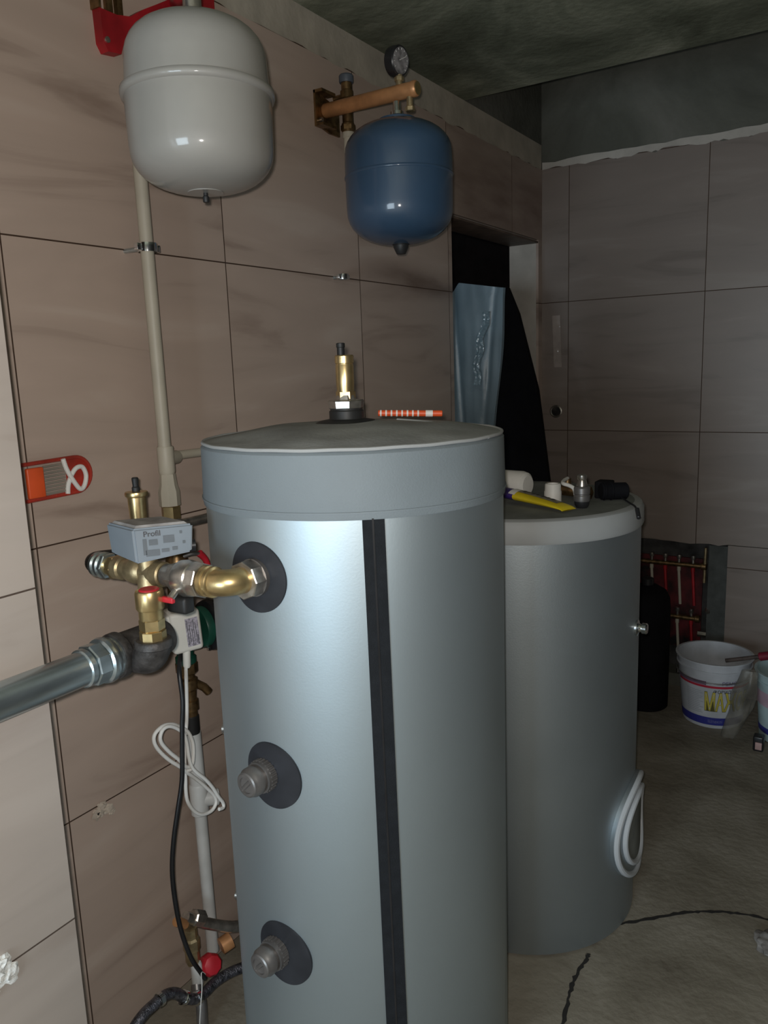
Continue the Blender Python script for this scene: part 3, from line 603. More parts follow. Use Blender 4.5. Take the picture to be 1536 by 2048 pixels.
bvx = thing('ball_valve', 'nickel-plated union ball valve between brass elbow and three-way valve', 'valve', (0.42, YR, ZR))
g = G(); g.hexn((0.468, YR, ZR), (0.446, YR, ZR), 0.0305, 8); g.lathe([(0.026, 0), (0.030, 0.004), (0.032, 0.018), (0.030, 0.033), (0.024, 0.040)], (0.448, YR, ZR), (-1, 0, 0), 36); g.hexn((0.412, YR, ZR), (0.396, YR, ZR), 0.0265, 6); g.cyl((0.40, YR, ZR), (0.378, YR, ZR), 0.020, 28); bb = g.done('body', M_nickel, bvx)
g = G(); g.cyl((0.425, YR - 0.022, ZR - 0.014), (0.425, YR - 0.038, ZR - 0.026), 0.0065, 16); g.done('stem', M_nickel, bvx)
g = G(); g.box((-0.020, -0.004, -0.005), (0.020, 0.004, 0.005), 0.002, Matrix.Translation((0.410, YR - 0.036, ZR - 0.030))); g.done('red_tag', M_redp, bvx)
g = G(); g.box((0.385, 0.90, 1.128), (0.432, 0.925, 1.158), 0.006); g.cyl((0.42, YR, 1.15), (0.42, YR, 1.17), 0.008, 14); g.done('black_grip', M_rubber, bvx)
tw = thing('three_way_valve', 'brass three-way valve body below the grey actuator box', 'valve', (0.33, YR, ZR))
g = G(); g.lathe([(0.0195, 0.0), (0.022, 0.003), (0.022, 0.022), (0.018, 0.026), (0.018, 0.052), (0.0225, 0.058), (0.0245, 0.072), (0.0225, 0.086), (0.018, 0.092), (0.018, 0.105), (0.0215, 0.108), (0.0215, 0.124)], (0.374, YR, ZR), (-1, 0, 0), 36); g.lathe([(0.019, -0.03), (0.0175, -0.005), (0.0175, 0.024)], (0.302 + 0.03, YR, ZR), (0, 0, 1), 28)
g.cyl((0.332, YR, ZR - 0.0), (0.332, YR, ZR - 0.036), 0.0195, 28, r2=0.0215); g.done('body', M_brassd, tw)
g = G(); g.hexn((0.252, YR, ZR), (0.238, YR, ZR), 0.0225, 6); g.cyl((0.240, YR, ZR), (0.226, YR, ZR), 0.0175, 24); g.done('brass_nipple', M_brass, tw)
ua = thing('flexible_hose_end', 'zinc hose union with a dark bent end at the left of the three-way valve', 'pipe fitting', (0.21, YR, ZR))
g = G(); g.hexn((0.229, YR, ZR), (0.219, YR, ZR), 0.0245, 6); g.lathe([(0.0215, 0), (0.0245, 0.003), (0.0245, 0.009), (0.0205, 0.012), (0.0205, 0.015), (0.0235, 0.018), (0.0235, 0.024), (0.020, 0.027)], (0.219, YR, ZR), (-1, 0, 0), 32); g.done('union_nut', M_zinc, ua)
g = G(); g.tube([(0.197, YR, ZR), (0.182, YR + 0.004, ZR), (0.165, YR + 0.022, ZR - 0.002), (0.158, YR + 0.05, ZR - 0.006), (0.155, YR + 0.085, ZR - 0.012), (0.152, YR + 0.12, ZR - 0.02)], 0.0185, 24, smooth=4); g.done('hose', M_rubber, ua)
# grey actuator
ac = thing('valve_actuator', 'blue-grey plastic actuator box sitting on top of the brass three-way valve', 'actuator', (0.33, 0.915, 1.21))
# prism box seen corner-on: the near vertical edge between its plain and printed faces
cA = Vector((0.352, 0.872, 0)); eL = Vector((-0.0955, 0.022, 0)); eR = Vector((0.062, 0.080, 0))
def AC(a, b, z): return cA + eL * a + eR * b + Vector((0, 0, z))
zb, zt = 1.215, 1.277
g = G()
bot = [AC(0.03, 0.03, zb), AC(0.97, 0.03, zb + 0.006), AC(0.97, 0.97, zb + 0.012), AC(0.03, 0.97, zb + 0.012)]
tp = [AC(0, 0, zt), AC(1, 0, zt), AC(1, 1, zt), AC(0, 1, zt)]
vs = [g.bm.verts.new(p) for p in bot + tp]
for f in ((3, 2, 1, 0), (4, 5, 6, 7), (0, 1, 5, 4), (1, 2, 6, 5), (2, 3, 7, 6), (3, 0, 4, 7)): g.bm.faces.new([vs[i] for i in f])
bmesh.ops.bevel(g.bm, geom=list(g.bm.edges), offset=0.0035, segments=3, affect='EDGES'); acb = g.done('housing', M_greyp, ac)
g = G(); g.prism([(0.06, 0.06), (0.94, 0.06), (0.94, 0.94), (0.06, 0.94)], lambda a, b: AC(a, b, zt - 0.001), lambda a, b: AC(0.5 + (a - 0.5) * 0.9, 0.5 + (b - 0.5) * 0.9, zt + 0.004)); g.done('dusty_top', M_greyt, ac)
nf = eR.cross(Vector((0, 0, 1))).normalized()
if nf.dot(CAM - cA) < 0: nf = -nf
erl = eR.length; eru = eR.normalized()
def face(x, y): # x along the printed face from its centre, y up
    return cA + eR * 0.5 + eru * x + Vector((0, 0, (zb + zt) / 2 + 0.002 + y)) + nf * 0.0006 - nf * max(0, (0.03 - y)) * 0.02
text_mesh('Profil', 0.0135, 'print', M_ink, lambda x, y: face(x - 0.020, y + 0.018), ac, bold=0.0002)
g = G()
for k, (x0, x1, y0, y1) in enumerate(((-0.036, -0.030, -0.018, 0.010), (-0.026, -0.012, -0.002, 0.008), (-0.002, 0.016, 0.0, 0.013), (-0.032, -0.010, -0.021, -0.010), (-0.006, 0.006, -0.016, -0.010), (0.012, 0.020, -0.014, -0.008), (0.026, 0.030, 0.014, 0.019), (0.030, 0.034, -0.004, 0.001))):
    g.prism([(x0, y0), (x1, y0), (x1, y1), (x0, y1)], lambda a, b: face(a, b) - nf * 0.001, lambda a, b: face(a, b))
g.done('printed_marks', mat('faint_print', (0.12, 0.135, 0.15), 0.6), ac)
g = G(); g.cyl(AC(0.2, 1.0, zb + 0.02), AC(0.2, 1.10, zb + 0.02), 0.011, 16); g.done('cable_gland', M_blackp, ac)
# small auto air vent behind the actuator
av2 = thing('small_air_vent', 'small brass air vent with a black cap rising behind the grey actuator', 'air vent', (0.235, 0.98, 1.20))
o = Vector((0.235, 0.985, 0))
g = G(); g.lathe([(0.0125, 1.215), (0.0135, 1.235), (0.0150, 1.255), (0.0165, 1.290), (0.0170, 1.308), (0.0205, 1.310), (0.0215, 1.314), (0.0205, 1.318), (0.006, 1.3195)], o, n=36); g.cyl(o + Vector((0, 0, 1.19)), o + Vector((0, 0, 1.216)), 0.009, 20); g.cyl(o + Vector((0, -0.07, 1.192)), o + Vector((0, 0.005, 1.192)), 0.009, 16); g.done('brass_body', M_brass, av2)
g = G(); g.lathe([(0.0075, 1.319), (0.0075, 1.326), (0.0055, 1.328), (0.0065, 1.343), (0.005, 1.345)], o, n=14); g.done('cap', M_rubber, av2)
# safety valve column on the iron elbow
XC, YC = 0.384, 0.868
sv = thing('safety_valve', 'brass valve with a red top standing on the dark iron elbow', 'valve', (XC, YC, 1.09))
o = Vector((XC, YC, 0))
g = G(); g.lathe([(0.0225, 1.143), (0.0242, 1.146), (0.0242, 1.172), (0.0225, 1.176), (0.0175, 1.1765), (0.0175, 1.172), (0.001, 1.1715)], o, n=40); g.lathe([(0.0195, 1.125), (0.0205, 1.128), (0.0205, 1.142), (0.0215, 1.144)], o, n=36); g.hexn(o + Vector((0, 0, 1.106)), o + Vector((0, 0, 1.126)), 0.0215, 6, ph=0.3); g.hexn(o + Vector((0, 0, 1.088)), o + Vector((0, 0, 1.106)), 0.0225, 8); g.done('brass_body', M_brass, sv)
g = G(); g.lathe([(0.0172, 1.170), (0.0172, 1.1775), (0.015, 1.179)], o, n=32); g.done('red_cap', M_redp, sv)
# iron fitting
ir = thing('iron_tee', 'dark malleable iron tee and elbow at the end of the thick zinc pipe', 'pipe fitting', (0.335, 0.87, 1.055))
XZ, ZZ = 0.318, 1.058
g = G(); g.lathe([(0.0395, 0.0), (0.0405, 0.004), (0.0405, 0.014), (0.0365, 0.019), (0.0355, 0.030), (0.0350, 0.105), (0.030, 0.120), (0.015, 0.128)], (XZ, 0.832, ZZ), (0, 1, 0), 44); g.done('tee_body', M_iron, ir)
g = G(); g.lathe([(0.030, 0), (0.0315, 0.004), (0.0315, 0.012), (0.029, 0.016)], (XZ + 0.014, YC, ZZ - 0.004), (1, 0, 0), 36)
g.tube([(XZ + 0.02, YC, ZZ - 0.006)] + arc((XC - 0.030, YC, ZZ + 0.024), 0.030, -PI / 2, 0, 10, (1, 0, 0), (0, 0, 1)) + [(XC, YC, ZZ + 0.030)], 0.0285, 30); g.lathe([(0.027, 0), (0.0315, 0.003), (0.0315, 0.013), (0.029, 0.016)], (XC, YC, ZZ + 0.016), (0, 0, 1), 36); g.done('elbow_body', M_iron, ir, ang=50)
# thick zinc pipe
zp = thing('galvanised_pipe', 'thick shiny galvanised pipe coming in from the left edge', 'pipe', (XZ, 0.3, ZZ))
g = G(); g.cyl((XZ, -1.2, ZZ), (XZ, 0.785, ZZ), 0.0290, 48); g.done('pipe', M_zinc, zp)
g = G(); g.lathe([(0.0300, 0), (0.0325, 0.002), (0.0325, 0.010), (0.0305, 0.013)], (XZ, 0.768, ZZ), (0, 1, 0), 44); g.hexn((XZ, 0.782, ZZ), (XZ, 0.806, ZZ), 0.0365, 8, 0.002, ph=0.2); g.lathe([(0.0345, 0), (0.039, 0.003), (0.0405, 0.009), (0.039, 0.016), (0.036, 0.020)], (XZ, 0.806, ZZ), (0, 1, 0), 44); g.cyl((XZ, 0.824, ZZ), (XZ, 0.834, ZZ), 0.036, 40); g.done('union', M_zinc, zp)

# ================================================================== VERTICAL COLUMN BY THE WALL
gp = thing('grey_steel_pipe', 'grey steel pipe elbow running level behind the near tank', 'pipe', (PX, 1.22, 1.195))
g = G(); g.tube([(PX, 1.215, 1.20), (PX, 1.222, 1.198), (PX, 1.25, 1.195), (PX, 1.75, 1.19)], 0.0115, 20); g.lathe([(0.018, -0.018), (0.021, -0.012), (0.021, 0.010), (0.018, 0.014)], (PX, 1.215, 1.200), n=28); g.done('pipe', M_nickel, gp)
rv = thing('red_lever_valve', 'dark ball valve with a red lever on the vertical pipe by the wall', 'valve', (PX, 1.22, 1.12))
g = G(); g.lathe([(0.016, 1.050), (0.021, 1.053), (0.021, 1.075), (0.026, 1.088), (0.027, 1.105), (0.024, 1.122), (0.021, 1.128), (0.021, 1.155), (0.0175, 1.160), (0.0175, 1.186)], (PX, 1.220, 0), n=28); g.done('body', M_bronze, rv)
g = G(); g.tube([(PX + 0.02, 1.222, 1.125), (PX + 0.035, 1.238, 1.130), (PX + 0.04, 1.258, 1.122), (PX + 0.042, 1.272, 1.098)], 0.0045, 10, smooth=4); g.done('lever_arm', M_steel, rv)
g = G(); g.tube([(PX + 0.04, 1.252, 1.1285), (PX + 0.0415, 1.268, 1.110), (PX + 0.043, 1.276, 1.085)], lambda t: 0.0085 - 0.002 * t, 14, smooth=4); g.done('lever_grip', M_redp, rv)
pu = thing('circulation_pump', 'green circulation pump with black motor beside the cream control box', 'pump', (PX, 1.22, 0.95))
g = G(); g.lathe([(0.020, 0.868), (0.024, 0.872), (0.024, 0.885), (0.019, 0.889), (0.021, 0.905), (0.033, 0.925), (0.036, 0.955), (0.033, 0.988), (0.022, 1.005), (0.019, 1.018), (0.024, 1.021), (0.024, 1.034), (0.020, 1.037)], (PX + 0.004, 1.218, 0), n=36); g.lathe([(0.046, 0.0), (0.048, 0.004), (0.048, 0.018), (0.044, 0.022)], (PX + 0.035, 1.232, 0.955), (0.2, 1, 0), 40); g.done('pump_body', M_green, pu)
g = G(); g.lathe([(0.047, 0.0), (0.058, 0.003), (0.060, 0.012), (0.055, 0.022), (0.040, 0.030)], (PX + 0.042, 1.252, 0.955), (0.2, 1, 0), 40); g.box((PX + 0.02, 1.262, 0.90), (PX + 0.055, 1.285, 1.01), 0.004); g.done('motor', M_blackp, pu)
g = G(); g.lathe([(0.024, 1.032), (0.026, 1.036), (0.026, 1.056), (0.022, 1.060)], (PX, 1.219, 0), n=8); g.done('union_nut', M_bronze, pu)
g = G(); g.lathe([(0.022, 0.842), (0.0255, 0.846), (0.0255, 0.868), (0.022, 0.872)], (PX, 1.222, 0), n=8); g.done('union_nut', M_bronze, pu)
g = G(); g.cyl((PX + 0.060, 1.235, 0.910), (PX + 0.066, 1.236, 0.909), 0.0045, 12); g.done('screw', M_chrome, pu)
# cream control box with its white coiled cord
cb = thing('control_box', 'cream plastic control box with a looped white cord in front of the pump', 'control box', (0.145, 1.15, 0.93))
Mx = Matrix.Translation((0.134, 1.163, 0.979)) @ Matrix.Rotation(d(-27), 4, 'Z') @ Matrix.Rotation(d(3), 4, 'X')
g = G(); g.box((-0.030, -0.034, -0.047), (0.030, 0.034, 0.047), 0.009)
g.box((-0.024, -0.042, 0.012), (0.024, -0.026, 0.043), 0.006)
bmesh.ops.transform(g.bm, matrix=Mx, verts=g.bm.verts); g.done('housing', M_box, cb)
g = G(); g.box((0.0298, -0.002, -0.034), (0.0306, 0.026, 0.030), 0.0, Mx); lb_ = g.done('rating_label', M_label, cb)
g = G()
for k in range(5): g.box((0.0304, 0.001 + k * 0.0045, -0.030 + 0.006 * (k % 2)), (0.0309, 0.0022 + k * 0.0045, 0.026 - 0.01 * (k % 3)), 0.0, Mx)
g.box((0.0304, 0.0215, -0.031), (0.0310, 0.0235, -0.010), 0.0, Mx); g.done('fine_print', M_ink, lb_)
CT = [(0.150, 1.1560, 0.945), (0.150, 1.1530, 0.921), (0.148, 1.1500, 0.885)]
g = G(); g.lathe([(0.0062, 0), (0.0085, 0.004), (0.0085, 0.040), (0.0075, 0.046)], (0.149, 1.151, 0.895), (0.02, 0.06, 1), 18); g.done('cable_boot', M_box, cb)
CORD = [(0.147, 1.150, 0.90), (0.135, 1.157, 0.837), (0.136, 1.152, 0.793), (0.136, 1.147, 0.758), (0.137, 1.139, 0.733), (0.137, 1.134, 0.698), (0.138, 1.13, 0.662), (0.138, 1.129, 0.634), (0.139, 1.126, 0.607), (0.14, 1.128, 0.581), (0.14, 1.142, 0.553), (0.141, 1.161, 0.533), (0.141, 1.18, 0.525), (0.142, 1.199, 0.525), (0.142, 1.212, 0.537), (0.143, 1.207, 0.557), (0.143, 1.189, 0.583), (0.144, 1.166, 0.612), (0.147, 1.133, 0.649), (0.149, 1.106, 0.68), (0.148, 1.081, 0.706), (0.147, 1.061, 0.732), (0.147, 1.048, 0.754), (0.147, 1.044, 0.771), (0.148, 1.048, 0.783), (0.149, 1.061, 0.79), (0.149, 1.076, 0.791), (0.15, 1.095, 0.785), (0.15, 1.111, 0.774), (0.151, 1.132, 0.755), (0.151, 1.143, 0.735), (0.152, 1.147, 0.714), (0.153, 1.144, 0.688), (0.153, 1.137, 0.67), (0.154, 1.12, 0.674), (0.154, 1.1, 0.702), (0.155, 1.079, 0.726), (0.155, 1.061, 0.752), (0.156, 1.054, 0.768), (0.157, 1.055, 0.78), (0.157, 1.064, 0.789), (0.158, 1.079, 0.789), (0.158, 1.099, 0.776), (0.159, 1.117, 0.755), (0.159, 1.123, 0.727), (0.16, 1.124, 0.699), (0.16, 1.13, 0.672), (0.161, 1.144, 0.65), (0.162, 1.165, 0.625), (0.162, 1.186, 0.593), (0.163, 1.2, 0.564), (0.163, 1.213, 0.542), (0.164, 1.212, 0.53), (0.164, 1.198, 0.533)]
g = G(); g.tube(CORD, 0.0042, 12, smooth=3); g.done('cord', M_cord, cb)
g = G(); g.lathe([(0.008, 0), (0.0095, 0.001), (0.0095, 0.004), (0.008, 0.005)], (0.150, 1.134, 0.662), (0, -0.5, 0.85), 14); g.done('cable_tie', M_cord, cb)
# brass strainer and white pipe down
bs = thing('brass_union', 'brown brass union and fitting on the pipe under the pump', 'pipe fitting', (PX, 1.222, 0.80))
g = G(); g.lathe([(0.0165, 0.735), (0.0165, 0.75), (0.0205, 0.752), (0.0205, 0.775), (0.0165, 0.778), (0.018, 0.80), (0.0225, 0.805), (0.0225, 0.828), (0.0165, 0.832), (0.0165, 0.848)], (PX, 1.223, 0), n=12); g.done('body', M_bronze, bs)
g = G(); g.tube([(PX + 0.01, 1.235, 0.815), (PX + 0.02, 1.252, 0.80), (PX + 0.024, 1.262, 0.785)], 0.010, 14); g.done('side_plug', M_bronze, bs)
wp = thing('white_drop_pipe', 'white plastic pipe dropping from the pump to the floor beside the near tank', 'pipe', (PX, 1.226, 0.10))
g = G(); g.lathe([(0.0165, 0.690), (0.0180, 0.692), (0.0180, 0.735), (0.0165, 0.737)], (PX, 1.223, 0), n=28); g.done('black_band', M_rubber, wp)
g = G(); g.cyl((PX, 1.224, 0.692), (PX, 1.226, 0.545), 0.0185, 28); g.cyl((PX, 1.226, 0.50), (PX, 1.229, 0.10), 0.0150, 28); g.done('pipe', M_ppw, wp)
g = G(); g.lathe([(0.016, 0.478), (0.0215, 0.482), (0.0215, 0.555), (0.019, 0.560)], (PX, 1.226, 0), n=28); g.cyl((PX, 1.226, 0.518), (PX + 0.028, 1.262, 0.514), 0.0185, 24, r2=0.020); g.done('tee', M_ppw, wp)
g = G(); g.cyl((PX + 0.0275, 1.2615, 0.514), (PX + 0.0295, 1.264, 0.514), 0.0165, 20); g.done('tee_plug', M_nickel, wp)
# black power cable
bc = tag(G().tube([(0.120, 1.165, 0.925), (0.150, 1.127, 0.895), (0.165, 1.116, 0.836), (0.168, 1.106, 0.782), (0.170, 1.098, 0.727), (0.171, 1.089, 0.661), (0.170, 1.071, 0.599), (0.167, 1.055, 0.536), (0.165, 1.045, 0.469), (0.165, 1.045, 0.396), (0.165, 1.054, 0.315), (0.165, 1.075, 0.231), (0.165, 1.1, 0.173), (0.166, 1.110, 0.150)], 0.0052, 12, smooth=5).done('black_cable', M_blackp), 'black power cable hanging past the white looped cord down to the floor fittings', 'cable')
tag(G().tube([(0.166, 1.112, 0.160), (0.17, 1.097, 0.177), (0.17, 1.095, 0.14), (0.172, 1.085, 0.102), (0.172, 1.077, 0.057), (0.173, 1.075, 0.002)], 0.0012, 6, smooth=5).done('thin_wire', M_cord), 'thin pale wire hanging to the floor at the bottom of the black cable', 'wire')
# bottom valves
lv = thing('floor_ball_valve', 'worn nickel valve on a pipe at the foot of the left wall', 'valve', (0.10, 1.15, 0.22))
g = G(); g.tube([(0.10, 1.125, 0.275), (0.105, 1.150, 0.252), (0.115, 1.185, 0.222), (0.14, 1.235, 0.190), (0.17, 1.29, 0.175)], 0.0135, 20, smooth=4); g.lathe([(0.017, 0), (0.020, 0.003), (0.020, 0.028), (0.017, 0.032)], (0.102, 1.145, 0.262), (0.2, 0.75, -0.55), 8); g.done('body', M_nickel, lv)
g = G(); g.tube([(0.105, 1.118, 0.262), (0.108, 1.10, 0.283), (0.112, 1.088, 0.292)], 0.0105, 14, smooth=3); g.done('handle', M_copper, lv)
g = G(); g.lathe([(0.015, 0.150), (0.017, 0.155), (0.017, 0.185), (0.020, 0.188), (0.020, 0.215), (0.016, 0.22), (0.016, 0.245)], (0.105, 1.132, 0), n=8); g.done('brass_body', M_brassd, lv)
g = G(); g.lathe([(0.0125, 0.095), (0.0135, 0.10), (0.0135, 0.150), (0.011, 0.155)], (0.115, 1.132, 0), n=20); g.done('white_sleeve', M_ppw, lv)
rk = thing('red_valve_handle', 'red plastic valve knob at the foot of the white drop pipe', 'valve', (0.125, 1.175, 0.12))
g = G(); g.lathe([(0.018, 0), (0.024, 0.004), (0.026, 0.014), (0.026, 0.032), (0.021, 0.040), (0.012, 0.043)], (0.108, 1.172, 0.120), (0.85, -0.3, 0.45), 9); g.done('knob', M_redp, rk)
g = G(); g.cyl((0.09, 1.178, 0.112), (0.112, 1.171, 0.121), 0.010, 16); g.cyl((0.12, 1.21, 0.145), (0.13, 1.235, 0.15), 0.020, 14); g.done('stem', M_copper, rk)
def hose(name, label, pts, r, m1, m2):
    h = thing(name, label, 'hose', pts[0]); P = catmull([Vector(p) for p in pts], 8)
    g = G(); g.tube(P, r, 20); g.done('braided_hose', m1, h)
    L = len(P)
    for t in (0.06, 0.34, 0.44, 0.60, 0.80, 0.95):
        i = int(t * (L - 2)); dd = (P[i + 1] - P[i]).normalized(); g = G(); g.lathe([(r, 0), (r + 0.0035, 0.002), (r + 0.0035, 0.012), (r, 0.014)], P[i], dd, 20); g.done('crimp_ring', m2, h)
M_hose = mat('dark_braid', (0.17, 0.17, 0.20), 0.3, 0.75, var=0.35, scale=90, bump=0.6, bscale=300)
hose('flexible_hose', 'dark braided steel hose curving along the wall foot toward the camera', [(0.20, 1.30, 0.115), (0.17, 1.255, 0.085), (0.150, 1.205, 0.088), (0.14, 1.165, 0.088), (0.14, 1.129, 0.087), (0.14, 1.100, 0.093), (0.14, 1.070, 0.118), (0.14, 1.042, 0.152), (0.14, 1.014, 0.168), (0.14, 0.978, 0.170), (0.14, 0.951, 0.168), (0.14, 0.923, 0.155), (0.14, 0.901, 0.125), (0.145, 0.88, 0.07), (0.15, 0.87, 0.014)], 0.0125, M_hose, M_chrome)
g = G(); g.tube([(0.115, 1.128, 0.10), (0.125, 1.120, 0.085), (0.14, 1.115, 0.07), (0.15, 1.105, 0.03), (0.15, 1.105, 0.0)], 0.0135, 18, smooth=4)
tag(g.done('floor_pipe_stub', M_steel), 'short dark steel pipe stub rising from the floor under the red knob', 'pipe')

# ================================================================== SMALL WALL ITEMS
bp = thing('red_blister_pack', 'clear red-edged plastic pack with an orange block on the left wall by the pier', 'package', (0.012, 0.93, 1.30))
def stad(y0, y1, zc, hh, n=14):
    P = [(y0, zc - hh), (y1 - hh, zc - hh)] + [(y1 - hh + hh * math.cos(t), zc + hh * math.sin(t)) for t in [-PI / 2 + PI * i / n for i in range(1, n)]] + [(y1 - hh, zc + hh), (y0, zc + hh)]
    return P
def tilt(y, z): return (y, z + (y - 0.93) * 0.02)
outl = stad(0.868, 1.060, 1.334, 0.036)
g = G(); g.prism([tilt(*p) for p in outl], lambda y, z: (0.001, y, z), lambda y, z: (0.010, y, z)); g.done('clear_sleeve', M_clear, bp)
g = G(); g.tube([(0.009, *tilt(*p)) for p in outl], 0.0042, 10, smooth=1)
g.prism([tilt(*p) for p in stad(1.0, 1.058, 1.334, 0.033)], lambda y, z: (0.010, y, z), lambda y, z: (0.0112, y, z)); g.done('red_edge', M_redbag, bp)
g = G(); g.box((0.0105, 0.908, 1.302), (0.020, 0.945, 1.362), 0.003); g.done('orange_block', M_orange, bp)
g = G()
for k in range(9): g.cyl((0.012, 0.948, 1.306 + k * 0.0068), (0.012, 0.996, 1.3075 + k * 0.0068), 0.0022, 8)
g.done('wire_bundle', M_hatch, bp)
g = G(); g.tube([(0.017, 0.992, 1.372), (0.017, 0.998, 1.350), (0.018, 1.010, 1.325), (0.018, 1.024, 1.306), (0.017, 1.036, 1.312), (0.016, 1.043, 1.332), (0.016, 1.036, 1.350), (0.016, 1.022, 1.350), (0.015, 1.010, 1.338), (0.014, 1.000, 1.318), (0.014, 0.997, 1.300)], 0.0048, 10, smooth=5); g.done('white_ribbon', M_cord, bp)
g = G()
for p, r, s in (((0.004, 0.992, 0.585), 0.013, 1), ((0.004, 1.018, 0.582), 0.012, 2), ((0.004, 1.004, 0.598), 0.010, 3), ((0.004, 1.028, 0.572), 0.008, 4)): g.blob(p, r, 3, 0.6, 2.5, s * 3.1, (0.45, 1.1, 0.9))
pl = tag(g.done('plaster_dab', M_dab), 'beige plaster dab with a dark hole on the lower joint of the left wall', 'plaster dab')
G().cyl((0.008, 0.990, 0.587), (0.0105, 0.990, 0.587), 0.0032, 12).done('hole', M_crack, pl)
g = G()
for p, r, s in (((0.272, 0.598, 0.61), 0.016, 1), ((0.272, 0.606, 0.585), 0.017, 2), ((0.272, 0.584, 0.596), 0.018, 3), ((0.272, 0.575, 0.57), 0.012, 4)): g.blob(p, r, 3, 0.7, 2.5, s * 2.3, (0.5, 1, 0.9))
tag(g.done('foam_blob', M_foam), 'white foam blob on the bright tiled pier at the left edge', 'foam')
so = thing('socket_hole', 'round dark socket cup set in the back wall tile beside the doorway', 'wall cup', (0.072, YB, 1.29))
g = G(); g.lathe([(0.030, -0.001), (0.030, 0.004), (0.026, 0.006), (0.022, 0.003), (0.021, -0.001)], (0.072, YB, 1.291), (0, -1, 0), 36, caps=False); g.done('rim', M_nickel, so)
g = G(); g.cyl((0.072, YB - 0.002, 1.291), (0.072, YB + 0.0, 1.291), 0.0225, 30); g.done('opening', mat('hole_dark', (0.035, 0.03, 0.028), 0.4, var=0.5, scale=40), so)  # dark disc that stands for the round hole in the wall
g = G(); g.sheet(6, 26, lambda a, b: (0.052 + 0.038 * a + 0.010 * (1 - b), YB - 0.003 - 0.004 * abs(noise.noise(Vector((a * 3, b * 14, 1)))), 1.50 + 0.24 * b))
tag(g.done('glint_strip', M_glint_strip), 'added crumpled clear strip for the flash glints on the back wall above the round cup', 'glint strip')  # added strip that stands in for flash glints on the tile

# ================================================================== DOORWAY ITEMS
fp = thing('blue_wrapped_panel', 'tall panel wrapped in pale blue film standing in the doorway', 'wrapped panel', (0.08, 2.78, 0))
def film(a, b):
    z = 1.842 * b
    xr = 0.196 - 0.045 * (1.80 - z) / 0.55 if z > 1.2 else 0.147
    xr += 0.006 * math.sin(z * 9)
    x = -0.03 + (xr + 0.03) * a
    y = 2.780 + 0.006 * noise.noise(Vector((x * 9 + z * 2.5, z * 2.5, 0))) + 0.004 * noise.noise(Vector((x * 30, z * 5, 3))) + 0.006 * math.exp(-((x - 0.11 - 0.10 * (z - 1.3)) / 0.012) ** 2) + 0.005 * math.exp(-((x - 0.02 + 0.06 * (z - 1.3)) / 0.010) ** 2)
    if b > 0.96: z -= (b - 0.96) / 0.04 * (0.040 * a + (0.03 * max(0, 1 - (x + 0.012) / 0.025) if x < 0.013 else 0))
    return (x, y, z)
g = G(); g.sheet(70, 90, film, 0.016); g.done('film_face', M_bfilm, fp, ang=80)
def film_glint_pt(a, b):
    z = 1.45 + 0.27 * b; x = 0.072 + 0.050 * b * b + 0.030 * a; y = 2.780 - 0.0125 - 0.006 * noise.noise(Vector((a * 4, b * 26, 5)))
    return (x + 0.006 * math.sin(b * 17), y, z)
M_glint = mat('film_glints', (0.15, 0.23, 0.28), 0.12, var=0.1, bump=1.0, bscale=60, spec=0.8)
g = G(); g.sheet(8, 50, film_glint_pt); g.done('film_glints', M_glint, fp, ang=70)  # added glossy strip to carry the flash glints on the blue film
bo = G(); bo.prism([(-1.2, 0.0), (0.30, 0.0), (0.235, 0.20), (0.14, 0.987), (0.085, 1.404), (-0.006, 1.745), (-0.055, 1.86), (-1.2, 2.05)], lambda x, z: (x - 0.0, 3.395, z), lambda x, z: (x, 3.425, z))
tag(bo.done('black_flat', M_flat_black), 'large flat black shape with a slanting edge in the doorway behind the blue panel', 'black shape')  # flat near-black shape with a slanted right edge

# ================================================================== MANIFOLD IN THE BACK WALL
mf = thing('heating_manifold', 'brass pipe manifold on a dark red backing inside the back wall recess', 'manifold', (0.6, YB + 0.09, 0.1))
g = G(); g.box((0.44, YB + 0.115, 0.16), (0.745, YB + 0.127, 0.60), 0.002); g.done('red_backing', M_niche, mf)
for z, x1 in ((0.575, 0.765), (0.320, 0.745)):
    g = G(); g.cyl((0.42, YB + 0.075, z), (x1, YB + 0.075, z), 0.012, 18); g.lathe([(0.015, 0), (0.018, 0.003), (0.018, 0.02), (0.015, 0.023)], (x1 - 0.02, YB + 0.075, z), (1, 0, 0), 16); g.done('header', M_bronze, mf)
    for k in range(5):
        x = 0.46 + 0.062 * k; g = G(); g.cyl((x, YB + 0.075, z + 0.01), (x, YB + 0.075, z + 0.042), 0.007, 12); g.lathe([(0.011, 0), (0.012, 0.002), (0.011, 0.018)], (x, YB + 0.075, z + 0.028), n=12); g.done('valve', M_nickel, mf)
        g = G(); g.cyl((x, YB + 0.075, z - 0.01), (x, YB + 0.075, z - 0.030), 0.009, 12); g.cyl((x, YB + 0.075, z - 0.03), (x + 0.012, YB + 0.07, max(0.07, z - 0.19)), 0.0065, 10); g.done('loop_pipe', M_pp if (k % 2) else M_red, mf)
g = G(); g.cyl((0.760, YB + 0.07, 0.50), (0.762, YB + 0.07, 0.665), 0.007, 12); g.done('drain_rod', M_brassd, mf)
g = G(); g.hexn((0.745, YB + 0.04, 0.262), (0.785, YB + 0.04, 0.262), 0.014); g.done('end_fitting', M_nickel, mf)
g = G(); g.cyl((0.79, YB + 0.03, 0.385), (0.79, YB + 0.01, 0.378), 0.014, 16, r2=0.009); g.done('end_fitting', M_nickel, mf)
